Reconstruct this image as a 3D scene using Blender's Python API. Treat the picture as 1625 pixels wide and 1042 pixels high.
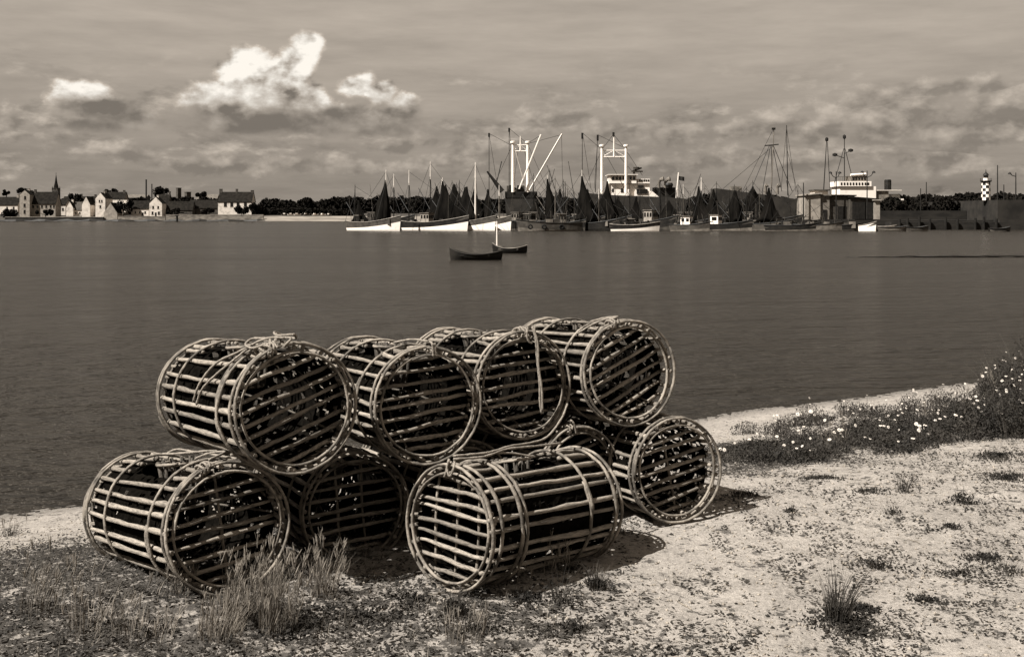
import bpy, math, random
import numpy as np
from mathutils import Vector, Matrix
random.seed(7); rng = np.random.default_rng(7)
S = bpy.context.scene; COL = S.collection
for o in list(bpy.data.objects): bpy.data.objects.remove(o)
R_ = math.radians

# ---------------------------------------------------------------- camera
FPX, CX, HY, ZC = 1700.0, 812.5, 343.0, 3.0        # focal length and horizon in photo pixels, eye height above the water
cam = bpy.data.cameras.new('camera'); camo = bpy.data.objects.new('camera', cam); COL.objects.link(camo)
cam.sensor_width = 36; cam.lens = 36*FPX/1625; cam.shift_y = -(521-HY)/1625
camo.location = (0, 0, ZC); camo.rotation_euler = (R_(90), 0, 0); cam.clip_start = .05; cam.clip_end = 9000
S.camera = camo

# ---------------------------------------------------------------- sun
SUN_EL, SUN_AZ = R_(51), math.atan2(-.86, -.50)     # azimuth measured from +Y towards +X
sd = Vector((math.sin(SUN_AZ)*math.cos(SUN_EL), math.cos(SUN_AZ)*math.cos(SUN_EL), math.sin(SUN_EL)))
sun = bpy.data.lights.new('sun', 'SUN'); sun.energy = 5.0; sun.angle = R_(.5); sun.color = (1, .975, .93)
suno = bpy.data.objects.new('sun', sun); COL.objects.link(suno); suno.location = (-20, -10, 30)
suno.rotation_euler = sd.to_track_quat('Z', 'Y').to_euler()

# ---------------------------------------------------------------- view
S.view_settings.view_transform = 'Standard'; S.view_settings.look = 'None'
S.view_settings.exposure = 1.25; S.view_settings.gamma = 1; S.view_settings.use_curve_mapping = False

# ---------------------------------------------------------------- node expressions
class E:
    nt = None
    def __init__(s, k): s.k = k
    @staticmethod
    def m(op, *a, clamp=False):
        n = E.nt.nodes.new('ShaderNodeMath'); n.operation = op; n.use_clamp = clamp
        for i, x in enumerate(a):
            if isinstance(x, E): E.nt.links.new(x.k, n.inputs[i])
            else: n.inputs[i].default_value = x
        return E(n.outputs[0])
    def __add__(s, o): return E.m('ADD', s, o)
    __radd__ = __add__
    def __sub__(s, o): return E.m('SUBTRACT', s, o)
    def __rsub__(s, o): return E.m('SUBTRACT', o, s)
    def __mul__(s, o): return E.m('MULTIPLY', s, o)
    __rmul__ = __mul__
    def __truediv__(s, o): return E.m('DIVIDE', s, o)
def sstep(a, b, x):
    n = E.nt.nodes.new('ShaderNodeMapRange'); n.interpolation_type = 'SMOOTHSTEP'
    n.inputs['From Min'].default_value = a; n.inputs['From Max'].default_value = b
    E.nt.links.new(x.k, n.inputs['Value']); return E(n.outputs[0])
def vec(x, y, z=0.0):
    n = E.nt.nodes.new('ShaderNodeCombineXYZ')
    for i, q in enumerate((x, y, z)):
        if isinstance(q, E): E.nt.links.new(q.k, n.inputs[i])
        else: n.inputs[i].default_value = q
    return E(n.outputs[0])
def noise(v, scale, detail=4, rough=.55, dist=0.0):
    n = E.nt.nodes.new('ShaderNodeTexNoise'); n.inputs['Scale'].default_value = scale
    n.inputs['Detail'].default_value = detail; n.inputs['Roughness'].default_value = rough
    n.inputs['Distortion'].default_value = dist; E.nt.links.new(v.k, n.inputs['Vector']); return E(n.outputs['Fac'])
def lerp(a, b, t): return a + (b - a)*t

# ---------------------------------------------------------------- sky
W = bpy.data.worlds.new('World'); S.world = W; W.use_nodes = True
E.nt = W.node_tree; nt = E.nt; nt.nodes.clear()
tc = nt.nodes.new('ShaderNodeTexCoord'); sp = nt.nodes.new('ShaderNodeSeparateXYZ'); nt.links.new(tc.outputs['Generated'], sp.inputs[0])
dx, dy, dz = (E(sp.outputs[i]) for i in range(3))
az = E.m('ARCTAN2', dx, dy)
el = E.m('ARCTAN2', dz, E.m('SQRT', dx*dx + dy*dy))
U = az*17.0; V = el*17.0                            # 1 unit = 100 photo pixels near the centre
def cl(px, py):
    a = math.atan((px-CX)/FPX); e = math.atan((HY-py)/FPX*math.cos(a)); return a*17, e*17
P = vec(dx*17, dy*17, dz*26)                        # seamless on the dome
w1 = noise(P, .9, 3, .5) - .5; w2 = noise(vec(dx*17+31, dy*17, dz*26), .9, 3, .5) - .5
f1 = noise(P, 2.2, 7, .62) - .5
g1 = noise(P, 1.5, 5, .5); g1b = noise(vec(dx*17 + .16, dy*17, dz*26 - .26), 1.5, 5, .5)     # same field a step away from the sun
Uw = U + w1*.55; Vw = V + w2*.45
lobes = [  # px, py, rx, ry
 (402,100,40,34),(382,128,48,36),(492,76,27,27),(476,100,32,30),(448,122,50,36),(430,152,80,40),(360,168,85,40),(480,170,50,46),(420,192,130,26),(530,190,90,26),
 (570,136,32,26),(603,152,30,23),(636,180,42,26),(600,196,90,26),
 (128,156,44,27),(165,176,52,27),(205,190,48,20),(165,202,90,15),
 (-250,170,140,50),(-430,120,90,50),(1850,150,150,60),(2150,190,160,40)]
dmax = None
for px, py, rx, ry in lobes:
    cu, cv = cl(px, py); a = (Uw - cu)*(100.0/rx); b = (Vw - cv)*(100.0/ry)
    d = 1.0 - E.m('SQRT', a*a + b*b)
    dmax = d if dmax is None else E.m('MAXIMUM', dmax, d)
# cumulus keep a flat base at one level
cum = dmax + f1*1.15
hgt = sstep(cl(812,200)[1], cl(812,120)[1], V + w2*.55 + f1*.55)
cum = cum*(.7 + hgt*.3)                            # lower flanks dissolve, the lit heads stay crisp
mask = sstep(-.08, .34, cum)*sstep(cl(812,226)[1], cl(812,208)[1], V + f1*.22 + w1*.12)
relief = (g1 - g1b)*2.6
edge = sstep(.75, .1, cum)
lum = E.m('MAXIMUM', E.m('MINIMUM', .185 + hgt*.62 + relief*(.25 + hgt*1.3) + edge*.04 + f1*.14, 1.0), .15)
# thin layered veil and low ragged clouds elsewhere
st = noise(vec(dx*17, dy*17, dz*110), .55, 6, .6); st2 = noise(vec(dx*17+9, dy*17, dz*44), 1.0, 6, .6)
st2b = noise(vec(dx*17+9.12, dy*17, dz*44 - .30), 1.0, 6, .6)
lowband = sstep(cl(812,60)[1], cl(812,190)[1], V)
base = E.m('MAXIMUM', .245 + sstep(0.1, 3.0, V)*.165 + (st - .5)*.26, .1)
low = sstep(.48, .66, st2)*lowband
base = lerp(base, .235 + (st2 - st2b)*1.7 + sstep(.5, .8, st2)*.10, low*.55)
# broken bank of smaller heaps, each lit on its own upper side
small = [(905,184,36,13),(1116,187,26,15),(1180,205,60,18),(1245,190,58,24),(1322,178,34,30),(1290,205,90,22),(1400,190,70,34),(1465,170,80,30),(1520,205,110,34),(1590,175,80,40),(1500,140,110,18),
 (1390,150,70,14),(1060,215,70,16),(960,200,50,16),(850,190,60,16),(745,238,50,14),(690,262,70,13),(560,262,90,15),(330,262,80,15),(190,240,60,14),(640,228,60,12),(1280,250,120,18),(1500,262,150,18),(1080,262,100,14),
 (60,215,40,14),(-60,200,110,40),(-200,245,150,30),(1760,200,120,50),(1900,240,160,40),(2300,210,180,60),(-600,220,150,50),(450,262,60,12)]
dm2 = sel = None
for px, py, rx, ry in small:
    cu, cv = cl(px, py); a = (U + w1*.75 - cu)*(78.0/rx); b = (V + w2*.5 - cv)*(78.0/ry); d = 1.0 - E.m('SQRT', a*a + b*b)
    if dm2 is None: dm2, sel = d, b
    else: k_ = E.m('GREATER_THAN', d, dm2); sel = lerp(sel, b, k_); dm2 = E.m('MAXIMUM', dm2, d)
heap = dm2*.55 + f1*1.5 + .02
m2 = sstep(0.0, .42, heap)
lum2 = E.m('MAXIMUM', .235 + sstep(-.6, 1.3, sel + f1*3.0)*.18 + (g1 - g1b)*1.5 + f1*.16, .15)
sky = lerp(lerp(base, lum2, m2*.62), lum, mask*.95)
neb = nt.nodes.new('ShaderNodeTexSky'); neb.sky_type = 'NISHITA'; neb.sun_disc = False
neb.sun_elevation = SUN_EL; neb.sun_rotation = SUN_AZ
bw = nt.nodes.new('ShaderNodeRGBToBW'); nt.links.new(neb.outputs[0], bw.inputs[0])
SKY = .05
clear = E(bw.outputs[0])
tot = lerp(E.m('MINIMUM', clear, 4.0), sky*(.455/SKY), .92)      # ninth parts of the dome are veiled by cloud
below = sstep(-.02, .0, dz)
tot = lerp(.7, tot, below)
tint = nt.nodes.new('ShaderNodeCombineColor')
warm = sstep(.2, .9, mask*lum)                       # bright cloud is nearly neutral, grey veil is warm
for i, (g, h) in enumerate(((1.0, 1.0), (.872, .94), (.735, .85))): nt.links.new((tot*lerp(g, h, warm) if i else tot*1.0).k, tint.inputs[i])
bg = nt.nodes.new('ShaderNodeBackground'); bg.inputs['Strength'].default_value = SKY
nt.links.new(tint.outputs[0], bg.inputs['Color'])
wo = nt.nodes.new('ShaderNodeOutputWorld'); nt.links.new(bg.outputs[0], wo.inputs[0])

# ---------------------------------------------------------------- materials (a toned monochrome print: every colour is a warm grey)
AL = .53                                           # albedos stay modest: the print is exposed bright (over +1 stop)
def cast(v): return (1, .915 - .055*(1-v), .83 - .13*(1-v))
def tone(v): return tuple(v*k for k in cast(v)) + (1,)
def material(name, v, v2=None, scale=8, rough=.85, bump=0.0, bscale=None, stretch=(1,1,1), objvar=0.0, detail=5, spec=.2, contrast=(.35,.65), al=None):
    al = AL if al is None else al; v0 = v; v = v*al; v2 = None if v2 is None else v2*al
    m = bpy.data.materials.new(name); m.use_nodes = True; nt = m.node_tree; E.nt = nt
    b = nt.nodes['Principled BSDF']; b.inputs['Roughness'].default_value = rough; b.inputs['Specular IOR Level'].default_value = spec
    b.inputs['Base Color'].default_value = tone(v)
    tcn = nt.nodes.new('ShaderNodeTexCoord'); mp = nt.nodes.new('ShaderNodeMapping'); mp.inputs['Scale'].default_value = stretch
    nt.links.new(tcn.outputs['Object'], mp.inputs[0]); vv = E(mp.outputs[0])
    oi = nt.nodes.new('ShaderNodeObjectInfo'); rnd = E(oi.outputs['Random'])
    if v2 is not None:
        off = nt.nodes.new('ShaderNodeVectorMath'); off.operation = 'ADD'
        nt.links.new(vv.k, off.inputs[0]); nt.links.new(vec(rnd*37, rnd*11, rnd*5).k, off.inputs[1]); vv = E(off.outputs[0])
        t = sstep(contrast[0], contrast[1], noise(vv, scale, detail, .6)); g = lerp(v, v2, t)
        if objvar: g = g*(1.0 - objvar + rnd*(2*objvar))
        c = nt.nodes.new('ShaderNodeCombineColor')
        for i, k in enumerate(cast(v)): nt.links.new((g*k).k, c.inputs[i])
        nt.links.new(c.outputs[0], b.inputs['Base Color'])
    if bump:
        bn = nt.nodes.new('ShaderNodeBump'); bn.inputs['Strength'].default_value = bump; bn.inputs['Distance'].default_value = .02
        nt.links.new(noise(vv, bscale or scale*2, 5, .65).k, bn.inputs['Height']); nt.links.new(bn.outputs[0], b.inputs['Normal'])
    return m
M = {}
M['slat'] = material('weathered_stick', .17, .43, 5, .8, .5, 18, (3, 26, 26), .34, contrast=(.3,.62))
M['inner_slat'] = material('shade_dark_stick', .06, .16, 5, .8, .5, 18, (3, 26, 26), .3)  # stick colour darkened to stand for the shade inside the pots
M['hoop'] = material('weathered_hoop', .12, .42, 9, .75, .5, 30, (1, 1, 1), .15)
M['rope'] = material('old_rope', .30, .48, 60, .9, .6, 160)
M['grass_pale'] = material('dry_grass', .16, .42, 3, .8, objvar=.15)
M['grass_dull'] = material('half_dry_grass', .09, .28, 3, .8, objvar=.15)
M['grass_dark'] = material('green_grass', .03, .085, 4, .8, objvar=.2)
M['weed'] = material('low_weed', .018, .06, 5, .8)
M['seed'] = material('seed_head', .18, .36, 20, .9)
M['petal'] = material('white_petal', .72, .8, 30, .7, al=.9)
M['disc'] = material('flower_centre', .25, .32, 30, .8)
M['pebble'] = material('shell_bits', .18, .56, 14, .8, contrast=(.3,.7))
M['litter'] = material('dark_litter', .03, .09, 8, .9)
M['white'] = material('white_paint', .80, .62, 1.2, .5, contrast=(.5,.85), al=.9)
M['dull_white'] = material('dull_white_paint', .36, .2, 1.2, .6)
M['lining'] = material('shade_sheet', .005, .010, 30, 1.0, spec=0)  # near-black sheet added inside the pots to deepen their shade
M['white_wall'] = material('limewashed_wall', .74, .42, .5, .9, contrast=(.4,.75), al=.75)
M['pale_wall'] = material('pale_stone_wall', .52, .34, .8, .9)
M['grey_wall'] = material('grey_stone_wall', .11, .06, .8, .9)
M['sea_wall'] = material('sea_wall_stone', .40, .18, .35, .9, stretch=(1,1,3))
M['slate'] = material('slate_roof', .014, .028, .7, .9, spec=.04)
M['pale_roof'] = material('pale_roof', .20, .13, .7, .8)
M['grey_paint'] = material('grey_paint', .12, .06, .8, .6)
M['light_grey'] = material('light_grey_paint', .30, .15, .9, .6)
M['dark_paint'] = material('dark_paint', .012, .03, .9, .55)
M['black'] = material('black_iron', .012, .025, 2, .6)
M['glass'] = material('dark_glass', .015, rough=.15, spec=.5)
M['net'] = material('hanging_net', .004, .012, .9, .95, .3, 6, (1, 1, .25), spec=.03)
M['deckwood'] = material('deck_wood', .08, .16, 2, .8)
M['wood_dark'] = material('tarred_wood', .03, .06, 3, .8)
M['tree'] = material('dark_foliage', .007, .022, .4, .95, spec=.03)
M['trunk'] = material('bark', .05, .09, 3, .9)
M['land'] = material('grass_land', .05, .09, .1, .95)
M['strand'] = material('far_sand', .36, .20, .08, .95, stretch=(1, 3, 1))
M['quay'] = material('quay_stone', .04, .018, .25, .9, stretch=(1,1,4))
M['quay_light'] = material('pale_quay_stone', .045, .02, .3, .9)
M['mud'] = material('mud', .02, .04, .8, .6)
M['ship_grey'] = material('ship_grey_paint', .055, .03, .4, .7)
M['rubber'] = material('tyre_rubber', .01)

# ground: crushed shell and sand with dark litter lying in drifts
m = bpy.data.materials.new('shell_sand'); m.use_nodes = True; nt = m.node_tree; E.nt = nt; M['sand'] = m
b = nt.nodes['Principled BSDF']; b.inputs['Roughness'].default_value = .95; b.inputs['Specular IOR Level'].default_value = .1
tcn = nt.nodes.new('ShaderNodeTexCoord'); pos = E(tcn.outputs['Object'])
at = nt.nodes.new('ShaderNodeAttribute'); at.attribute_name = 'weed'; wm = E(at.outputs['Fac'])
n1 = noise(pos, 1.3, 5, .6); n2 = noise(pos, 38, 6, .75); n3 = noise(pos, 13, 5, .7); n4 = noise(pos, 150, 3, .7)
g = .30 + sstep(.3, .7, n1)*.12 + sstep(.36, .64, n2)*.22 + (n4 - .5)*.6
dark = sstep(.55, .64, n3 + wm*.14 + (n1 - .5)*.16 + (n2 - .5)*.34)
g = lerp(E.m('MAXIMUM', g, .05), .05 + n2*.05, dark*.9)
at2 = nt.nodes.new('ShaderNodeAttribute'); at2.attribute_name = 'wet'
g = g*(AL - E(at2.outputs['Fac'])*.28)
c = nt.nodes.new('ShaderNodeCombineColor')
for i, k in enumerate((1, .897, .79)): nt.links.new((g*k).k, c.inputs[i])
nt.links.new(c.outputs[0], b.inputs['Base Color'])
bn = nt.nodes.new('ShaderNodeBump'); bn.inputs['Strength'].default_value = .9; bn.inputs['Distance'].default_value = .02
nt.links.new((n2*.7 + n4*.35).k, bn.inputs['Height']); nt.links.new(bn.outputs[0], b.inputs['Normal'])

# sea water
m = bpy.data.materials.new('sea_water'); m.use_nodes = True; nt = m.node_tree; E.nt = nt; M['water'] = m
b = nt.nodes['Principled BSDF']; b.inputs['Base Color'].default_value = tone(.021); b.inputs['Roughness'].default_value = .28; b.inputs['Specular Tint'].default_value = (1, .85, .68, 1)
b.inputs['IOR'].default_value = 1.33; b.inputs['Specular IOR Level'].default_value = .095
tcn = nt.nodes.new('ShaderNodeTexCoord'); sp = nt.nodes.new('ShaderNodeSeparateXYZ'); nt.links.new(tcn.outputs['Object'], sp.inputs[0])
x, y = E(sp.outputs[0]), E(sp.outputs[1])
fine = noise(vec(x*.42, y*1.25), 3.2, 4, .6); mid = noise(vec(x*.30, y*1.0), .9, 4, .6); big = noise(vec(x*.02, y*.09), 1.0, 4, .55); swell = noise(vec(x*.06, y*.3), .8, 4, .6)
bn = nt.nodes.new('ShaderNodeBump'); bn.inputs['Strength'].default_value = 1.0; bn.inputs['Distance'].default_value = .60
nt.links.new((fine*1.15 + mid*2.0 + swell*2.4).k, bn.inputs['Height']); nt.links.new(bn.outputs[0], b.inputs['Normal'])
nt.links.new((.10 + big*.25).k, b.inputs['Roughness'])

# ---------------------------------------------------------------- mesh helpers
class MB:
    def __init__(s): s.v = []; s.f = []
    def add(s, vs, fs):
        k = len(s.v); s.v.extend([tuple(q) for q in vs]); s.f.extend([tuple(i+k for i in f) for f in fs]); return s
    def box(s, x0, x1, y0, y1, z0, z1):
        return s.add([(x0,y0,z0),(x1,y0,z0),(x1,y1,z0),(x0,y1,z0),(x0,y0,z1),(x1,y0,z1),(x1,y1,z1),(x0,y1,z1)],
              [(0,3,2,1),(4,5,6,7),(0,1,5,4),(1,2,6,5),(2,3,7,6),(3,0,4,7)])
    def tube(s, pts, r, n=6, cap=True, flat=1.0):
        pts = [Vector(p) for p in pts]; rs = r if isinstance(r, (list, tuple)) else [r]*len(pts)
        k = len(s.v); up = None
        for i, p in enumerate(pts):
            t = (pts[min(i+1, len(pts)-1)] - pts[max(i-1, 0)]).normalized()
            if up is None: up = Vector((0,0,1)) if abs(t.z) < .9 else Vector((0,1,0))
            a = t.cross(up).normalized(); bb = a.cross(t).normalized(); up = bb
            for j in range(n):
                q = 2*math.pi*j/n; s.v.append(tuple(p + (a*math.cos(q) + bb*math.sin(q)*flat)*rs[i]))
        for i in range(len(pts)-1):
            for j in range(n):
                s.f.append((k+i*n+j, k+i*n+(j+1)%n, k+(i+1)*n+(j+1)%n, k+(i+1)*n+j))
        if cap:
            s.f.append(tuple(k+j for j in reversed(range(n)))); e = k+(len(pts)-1)*n; s.f.append(tuple(e+j for j in range(n)))
        return s
    def lathe(s, prof, n=16, c=(0,0,0)):
        k = len(s.v)
        for r, z in prof:
            for j in range(n):
                q = 2*math.pi*j/n; s.v.append((c[0]+r*math.cos(q), c[1]+r*math.sin(q), c[2]+z))
        for i in range(len(prof)-1):
            for j in range(n): s.f.append((k+i*n+j, k+i*n+(j+1)%n, k+(i+1)*n+(j+1)%n, k+(i+1)*n+j))
        s.f.append(tuple(k+j for j in reversed(range(n)))); e = k+(len(prof)-1)*n; s.f.append(tuple(e+j for j in range(n)))
        return s
    def mesh(s, name, mat, smooth=False):
        me = bpy.data.meshes.new(name); me.from_pydata(s.v, [], s.f); me.update()
        if smooth: me.polygons.foreach_set('use_smooth', [True]*len(me.polygons))
        me.materials.append(mat); return me
    def build(s, name, mat, parent=None, smooth=False):
        return link(name, s.mesh(name, M[mat] if isinstance(mat, str) else mat, smooth), parent)
def link(name, me, parent=None, mat=None):
    o = bpy.data.objects.new(name, me); COL.objects.link(o)
    if parent: o.parent = parent
    if mat is not None: o.matrix_local = mat
    return o
def tag(o, label, cat, group=None, kind=None):
    if kind: o['kind'] = kind
    if label: o['label'] = label
    if cat: o['category'] = cat
    if group: o['group'] = group
    return o
def thing(name, loc, label, cat, group=None, rz=0.0):
    o = bpy.data.objects.new(name, None); COL.objects.link(o); o.location = loc; o.rotation_euler = (0, 0, rz)
    o.empty_display_size = .2; return tag(o, label, cat, group)
def struct(o): o['kind'] = 'structure'; return o
def npmesh(name, v, f, mat, smooth=False):
    """v (n,3), f (m,k) arrays"""
    me = bpy.data.meshes.new(name); k = f.shape[1]
    me.vertices.add(len(v)); me.vertices.foreach_set('co', v.astype(np.float32).ravel())
    me.loops.add(f.size); me.loops.foreach_set('vertex_index', f.astype(np.int32).ravel())
    me.polygons.add(len(f)); me.polygons.foreach_set('loop_start', np.arange(0, f.size, k, dtype=np.int32))
    me.polygons.foreach_set('loop_total', np.full(len(f), k, dtype=np.int32))
    if smooth: me.polygons.foreach_set('use_smooth', np.ones(len(f), bool))
    me.update(calc_edges=True); me.materials.append(M[mat]); return me

# ---------------------------------------------------------------- shore relief
_tab = rng.random((256, 256))
def vnoise(x, y):
    xi = np.floor(x).astype(int); yi = np.floor(y).astype(int); fx = x-xi; fy = y-yi
    fx = fx*fx*(3-2*fx); fy = fy*fy*(3-2*fy)
    a = _tab[xi%256, yi%256]; b = _tab[(xi+1)%256, yi%256]; c = _tab[xi%256, (yi+1)%256]; d = _tab[(xi+1)%256, (yi+1)%256]
    return (a*(1-fx)+b*fx)*(1-fy) + (c*(1-fx)+d*fx)*fy
def fbm(x, y, o=4):
    s = 0; a = .5
    for i in range(o): s = s + a*(vnoise(x*2**i + 17*i, y*2**i + 5*i) - .5); a *= .5
    return s
def shore_s(x, y):
    x = np.asarray(x, float); y = np.asarray(y, float)
    return (x+4.5)*.525 - (y-11.3)*.851 + fbm(x*.25+3, y*.25)*1.0
def ground(x, y):
    x = np.asarray(x, float); y = np.asarray(y, float); s = shore_s(x, y)
    u = np.clip(s/7.4, 0, 1); z = 1.15*u*u*(3-2*u)
    z = np.where(s < 0, .22*s, z)
    big = np.clip((s-1)/4, 0, 1)
    z = z + fbm(x*.7, y*.7, 3)*.10*big + fbm(x*4, y*4, 3)*.035*np.clip(s*.5, .2, 1) + fbm(x*17, y*17, 2)*.016
    return z
def gpt(px, py):
    """where the photo's ray meets the ground"""
    Y = 4.0
    for _ in range(400):
        X = (px-CX)/FPX*Y; z = ZC - (py-HY)/FPX*Y
        if z <= float(ground(X, Y)): break
        Y *= 1.01
    return X, Y, float(ground(X, Y))
def at(px, py, Y): return ((px-CX)/FPX*Y, Y, ZC - (py-HY)/FPX*Y)
def px2(x, y, z): return CX + FPX*x/y, HY + FPX*(ZC-z)/y

def smooth01(a, b, x):
    t = np.clip((x-a)/(b-a), 0, 1); return t*t*(3-2*t)
def weed_density(x, y):
    """0..1: how much low growth covers the shore at a place (dense to the left and along the bank top)"""
    s = shore_s(x, y)
    left = smooth01(.2, -1.6, x + (y-5)*.18)*smooth01(3.6, 4.8, s)
    nearleft = smooth01(1.1, -.3, x)*smooth01(5.9, 5.1, y)*.75
    band = smooth01(1.2, 2.0, x)*smooth01(2.4, 3.2, s)*smooth01(6.4, 5.6, s + fbm(x*.9, y*.9)*1.2)
    return np.clip(np.maximum(np.maximum(left, nearleft), band), 0, 1)

# near shore as one sheet
nx, ny = 620, 620
gx = np.concatenate([np.linspace(-60, -7, 40)[:-1], np.linspace(-7, 13, nx-79), np.linspace(13, 75, 41)[1:]])
gy = np.concatenate([np.linspace(-25, 2.5, 30)[:-1], 2.5 + (np.linspace(0, 1, ny-29)**1.35)*18, np.linspace(20.5, 75, 20)[1:]])
XX, YY = np.meshgrid(gx, gy); ZZ = ground(XX, YY)
ZZ = np.where(shore_s(XX, YY) < -6, np.maximum(ZZ, -4), ZZ)
v = np.stack([XX.ravel(), YY.ravel(), ZZ.ravel()], 1); w, h = len(gx), len(gy)
i = np.arange(w-1)[None, :] + np.arange(h-1)[:, None]*w; f = np.stack([i, i+1, i+1+w, i+w], -1).reshape(-1, 4)
me = npmesh('ground', v, f, 'sand', True)
a = me.attributes.new('weed', 'FLOAT', 'POINT'); a.data.foreach_set('value', weed_density(XX, YY).astype(np.float32).ravel())
a = me.attributes.new('wet', 'FLOAT', 'POINT'); a.data.foreach_set('value', np.clip(1 - shore_s(XX, YY)/.5, 0, 1).astype(np.float32).ravel())
struct(link('ground', me))
# water to the horizon
wm_ = MB().add([(-3500,-60,0),(3500,-60,0),(3500,6500,0),(-3500,6500,0)], [(0,1,2,3)])
struct(wm_.build('water', 'water'))
# ================================================================ lobster pots
def stick(L, r, seed, n=6, seg=9, bend=.007):
    q = random.Random(seed); pts = []; rs = []
    ph = q.uniform(0, 6.28); b1 = q.uniform(-bend, bend); b2 = q.uniform(-bend, bend)
    for i in range(seg+1):
        t = i/seg; pts.append(((t-.5)*L, b1*math.sin(t*3.14+.3) + q.uniform(-.0028,.0028), b2*math.sin(t*5+ph) + q.uniform(-.0028,.0028)))
        rs.append(r*q.choice((1,1,1,1.22))*q.uniform(.76, 1.12)*(.88 if i in (0, seg) else 1))
    return MB().tube(pts, rs, n)
def hoop_mesh(R, r, seed, flat=.8, overlap=True):
    q = random.Random(seed); n = 44; sd = 6; mb = MB(); k0 = q.uniform(0, 6.28); ax = q.uniform(-.008,.008); ph = q.uniform(0,6.28)
    pts = []
    ext = 5 if overlap else 0                      # the hoop's two ends lie over each other
    for i in range(n+ext):
        a = k0 + 2*math.pi*i/n
        rr = R + .003*math.sin(3*a+ph) + q.uniform(-.0015,.0015) - (.006*(i/(n+ext)) if overlap else 0)
        pts.append((ax*math.sin(a+ph) + q.uniform(-.0015,.0015) + (.010*i/(n+ext) if overlap else 0), rr*math.cos(a), rr*math.sin(a)))
    rs = [r*q.uniform(.88, 1.1) for _ in pts]; rs[0] *= .6; rs[-1] *= .6
    k = 0; V = []
    for i, p in enumerate(pts):
        a = math.atan2(p[2], p[1])
        for j in range(sd):
            t = 2*math.pi*j/sd; e = rs[i]*math.cos(t)*flat; V.append((p[0] + rs[i]*math.sin(t)*1.15, p[1] + e*math.cos(a), p[2] + e*math.sin(a)))
    Fs = [(i*sd+j, i*sd+(j+1)%sd, (i+1)*sd+(j+1)%sd, (i+1)*sd+j) for i in range(len(pts)-1) for j in range(sd)]
    mb.add(V, Fs + [tuple(range(sd-1, -1, -1)), tuple((len(pts)-1)*sd+j for j in range(sd))]); return mb
PR = .33
def lining_mesh(seed, miss):
    """torn tarred netting tied inside the sticks: many small holes, open at the mouth and at the front end"""
    q = random.Random(seed); na, nx_ = 76, 40; mb = MB(); r = PR-.054
    for i in range(nx_+1):
        for j in range(na):
            a = 2*math.pi*(j+q.uniform(-.3,.3))/na; rr = r + q.uniform(-.006,.003); mb.v.append((-.5+(i+q.uniform(-.3,.3)*(0 < i < nx_))/nx_, rr*math.sin(a), rr*math.cos(a)))
    for i in range(nx_):
        for j in range(na):
            off = min(j, na-j); x = (i+.5)/nx_
            if off < na*.085 and .30 < x < .74: continue
            if q.random() < miss*(1.5 if .3 < x < .74 and off < na*.2 else 1): continue
            mb.f.append((i*na+j, i*na+(j+1)%na, (i+1)*na+(j+1)%na, (i+1)*na+j))
    # back end
    k0 = len(mb.v); n = 17; g = {}
    for i in range(n+1):
        for j in range(n+1):
            y, z = (i/n*2-1)*r, (j/n*2-1)*r; g[i, j] = len(mb.v); mb.v.append((-.49+q.uniform(-.004,.004), y+q.uniform(-.008,.008), z+q.uniform(-.008,.008)))
    for i in range(n):
        for j in range(n):
            if math.hypot((i+.5)/n*2-1, (j+.5)/n*2-1) < .98 and q.random() > miss*1.2: mb.f.append((g[i,j], g[i+1,j], g[i+1,j+1], g[i,j+1]))
    return mb.mesh('shade_lining', M['lining'])
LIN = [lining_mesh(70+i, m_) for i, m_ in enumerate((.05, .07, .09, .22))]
BODY_SLATS = {}
def slat_mesh(L, i):
    k = (round(L, 2), i)
    if k not in BODY_SLATS: BODY_SLATS[k] = stick(L, .0132, int(L*1000)+i*7).mesh('slat', M['slat'], True)
    return BODY_SLATS[k]
END = [stick(1.0, .0114, 300+i, bend=.007).mesh('end_slat', M['slat'], True) for i in range(7)]
THIN = [stick(1.0, .0085, 330+i, n=5, bend=.008).mesh('crosspiece', M['slat'], True) for i in range(3)]
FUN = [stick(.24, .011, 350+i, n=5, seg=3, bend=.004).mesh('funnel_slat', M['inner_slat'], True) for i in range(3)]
HO = [hoop_mesh(PR-.010, .0102, 20+i).mesh('hoop', M['hoop'], True) for i in range(6)]
HI = [hoop_mesh(PR-.052, .0088, 40+i).mesh('inner_hoop', M['hoop'], True) for i in range(3)]
HF = hoop_mesh(.115, .008, 60).mesh('funnel_hoop', M['hoop'], True)
HF2 = hoop_mesh(.075, .007, 61).mesh('funnel_hoop', M['hoop'], True)

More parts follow.
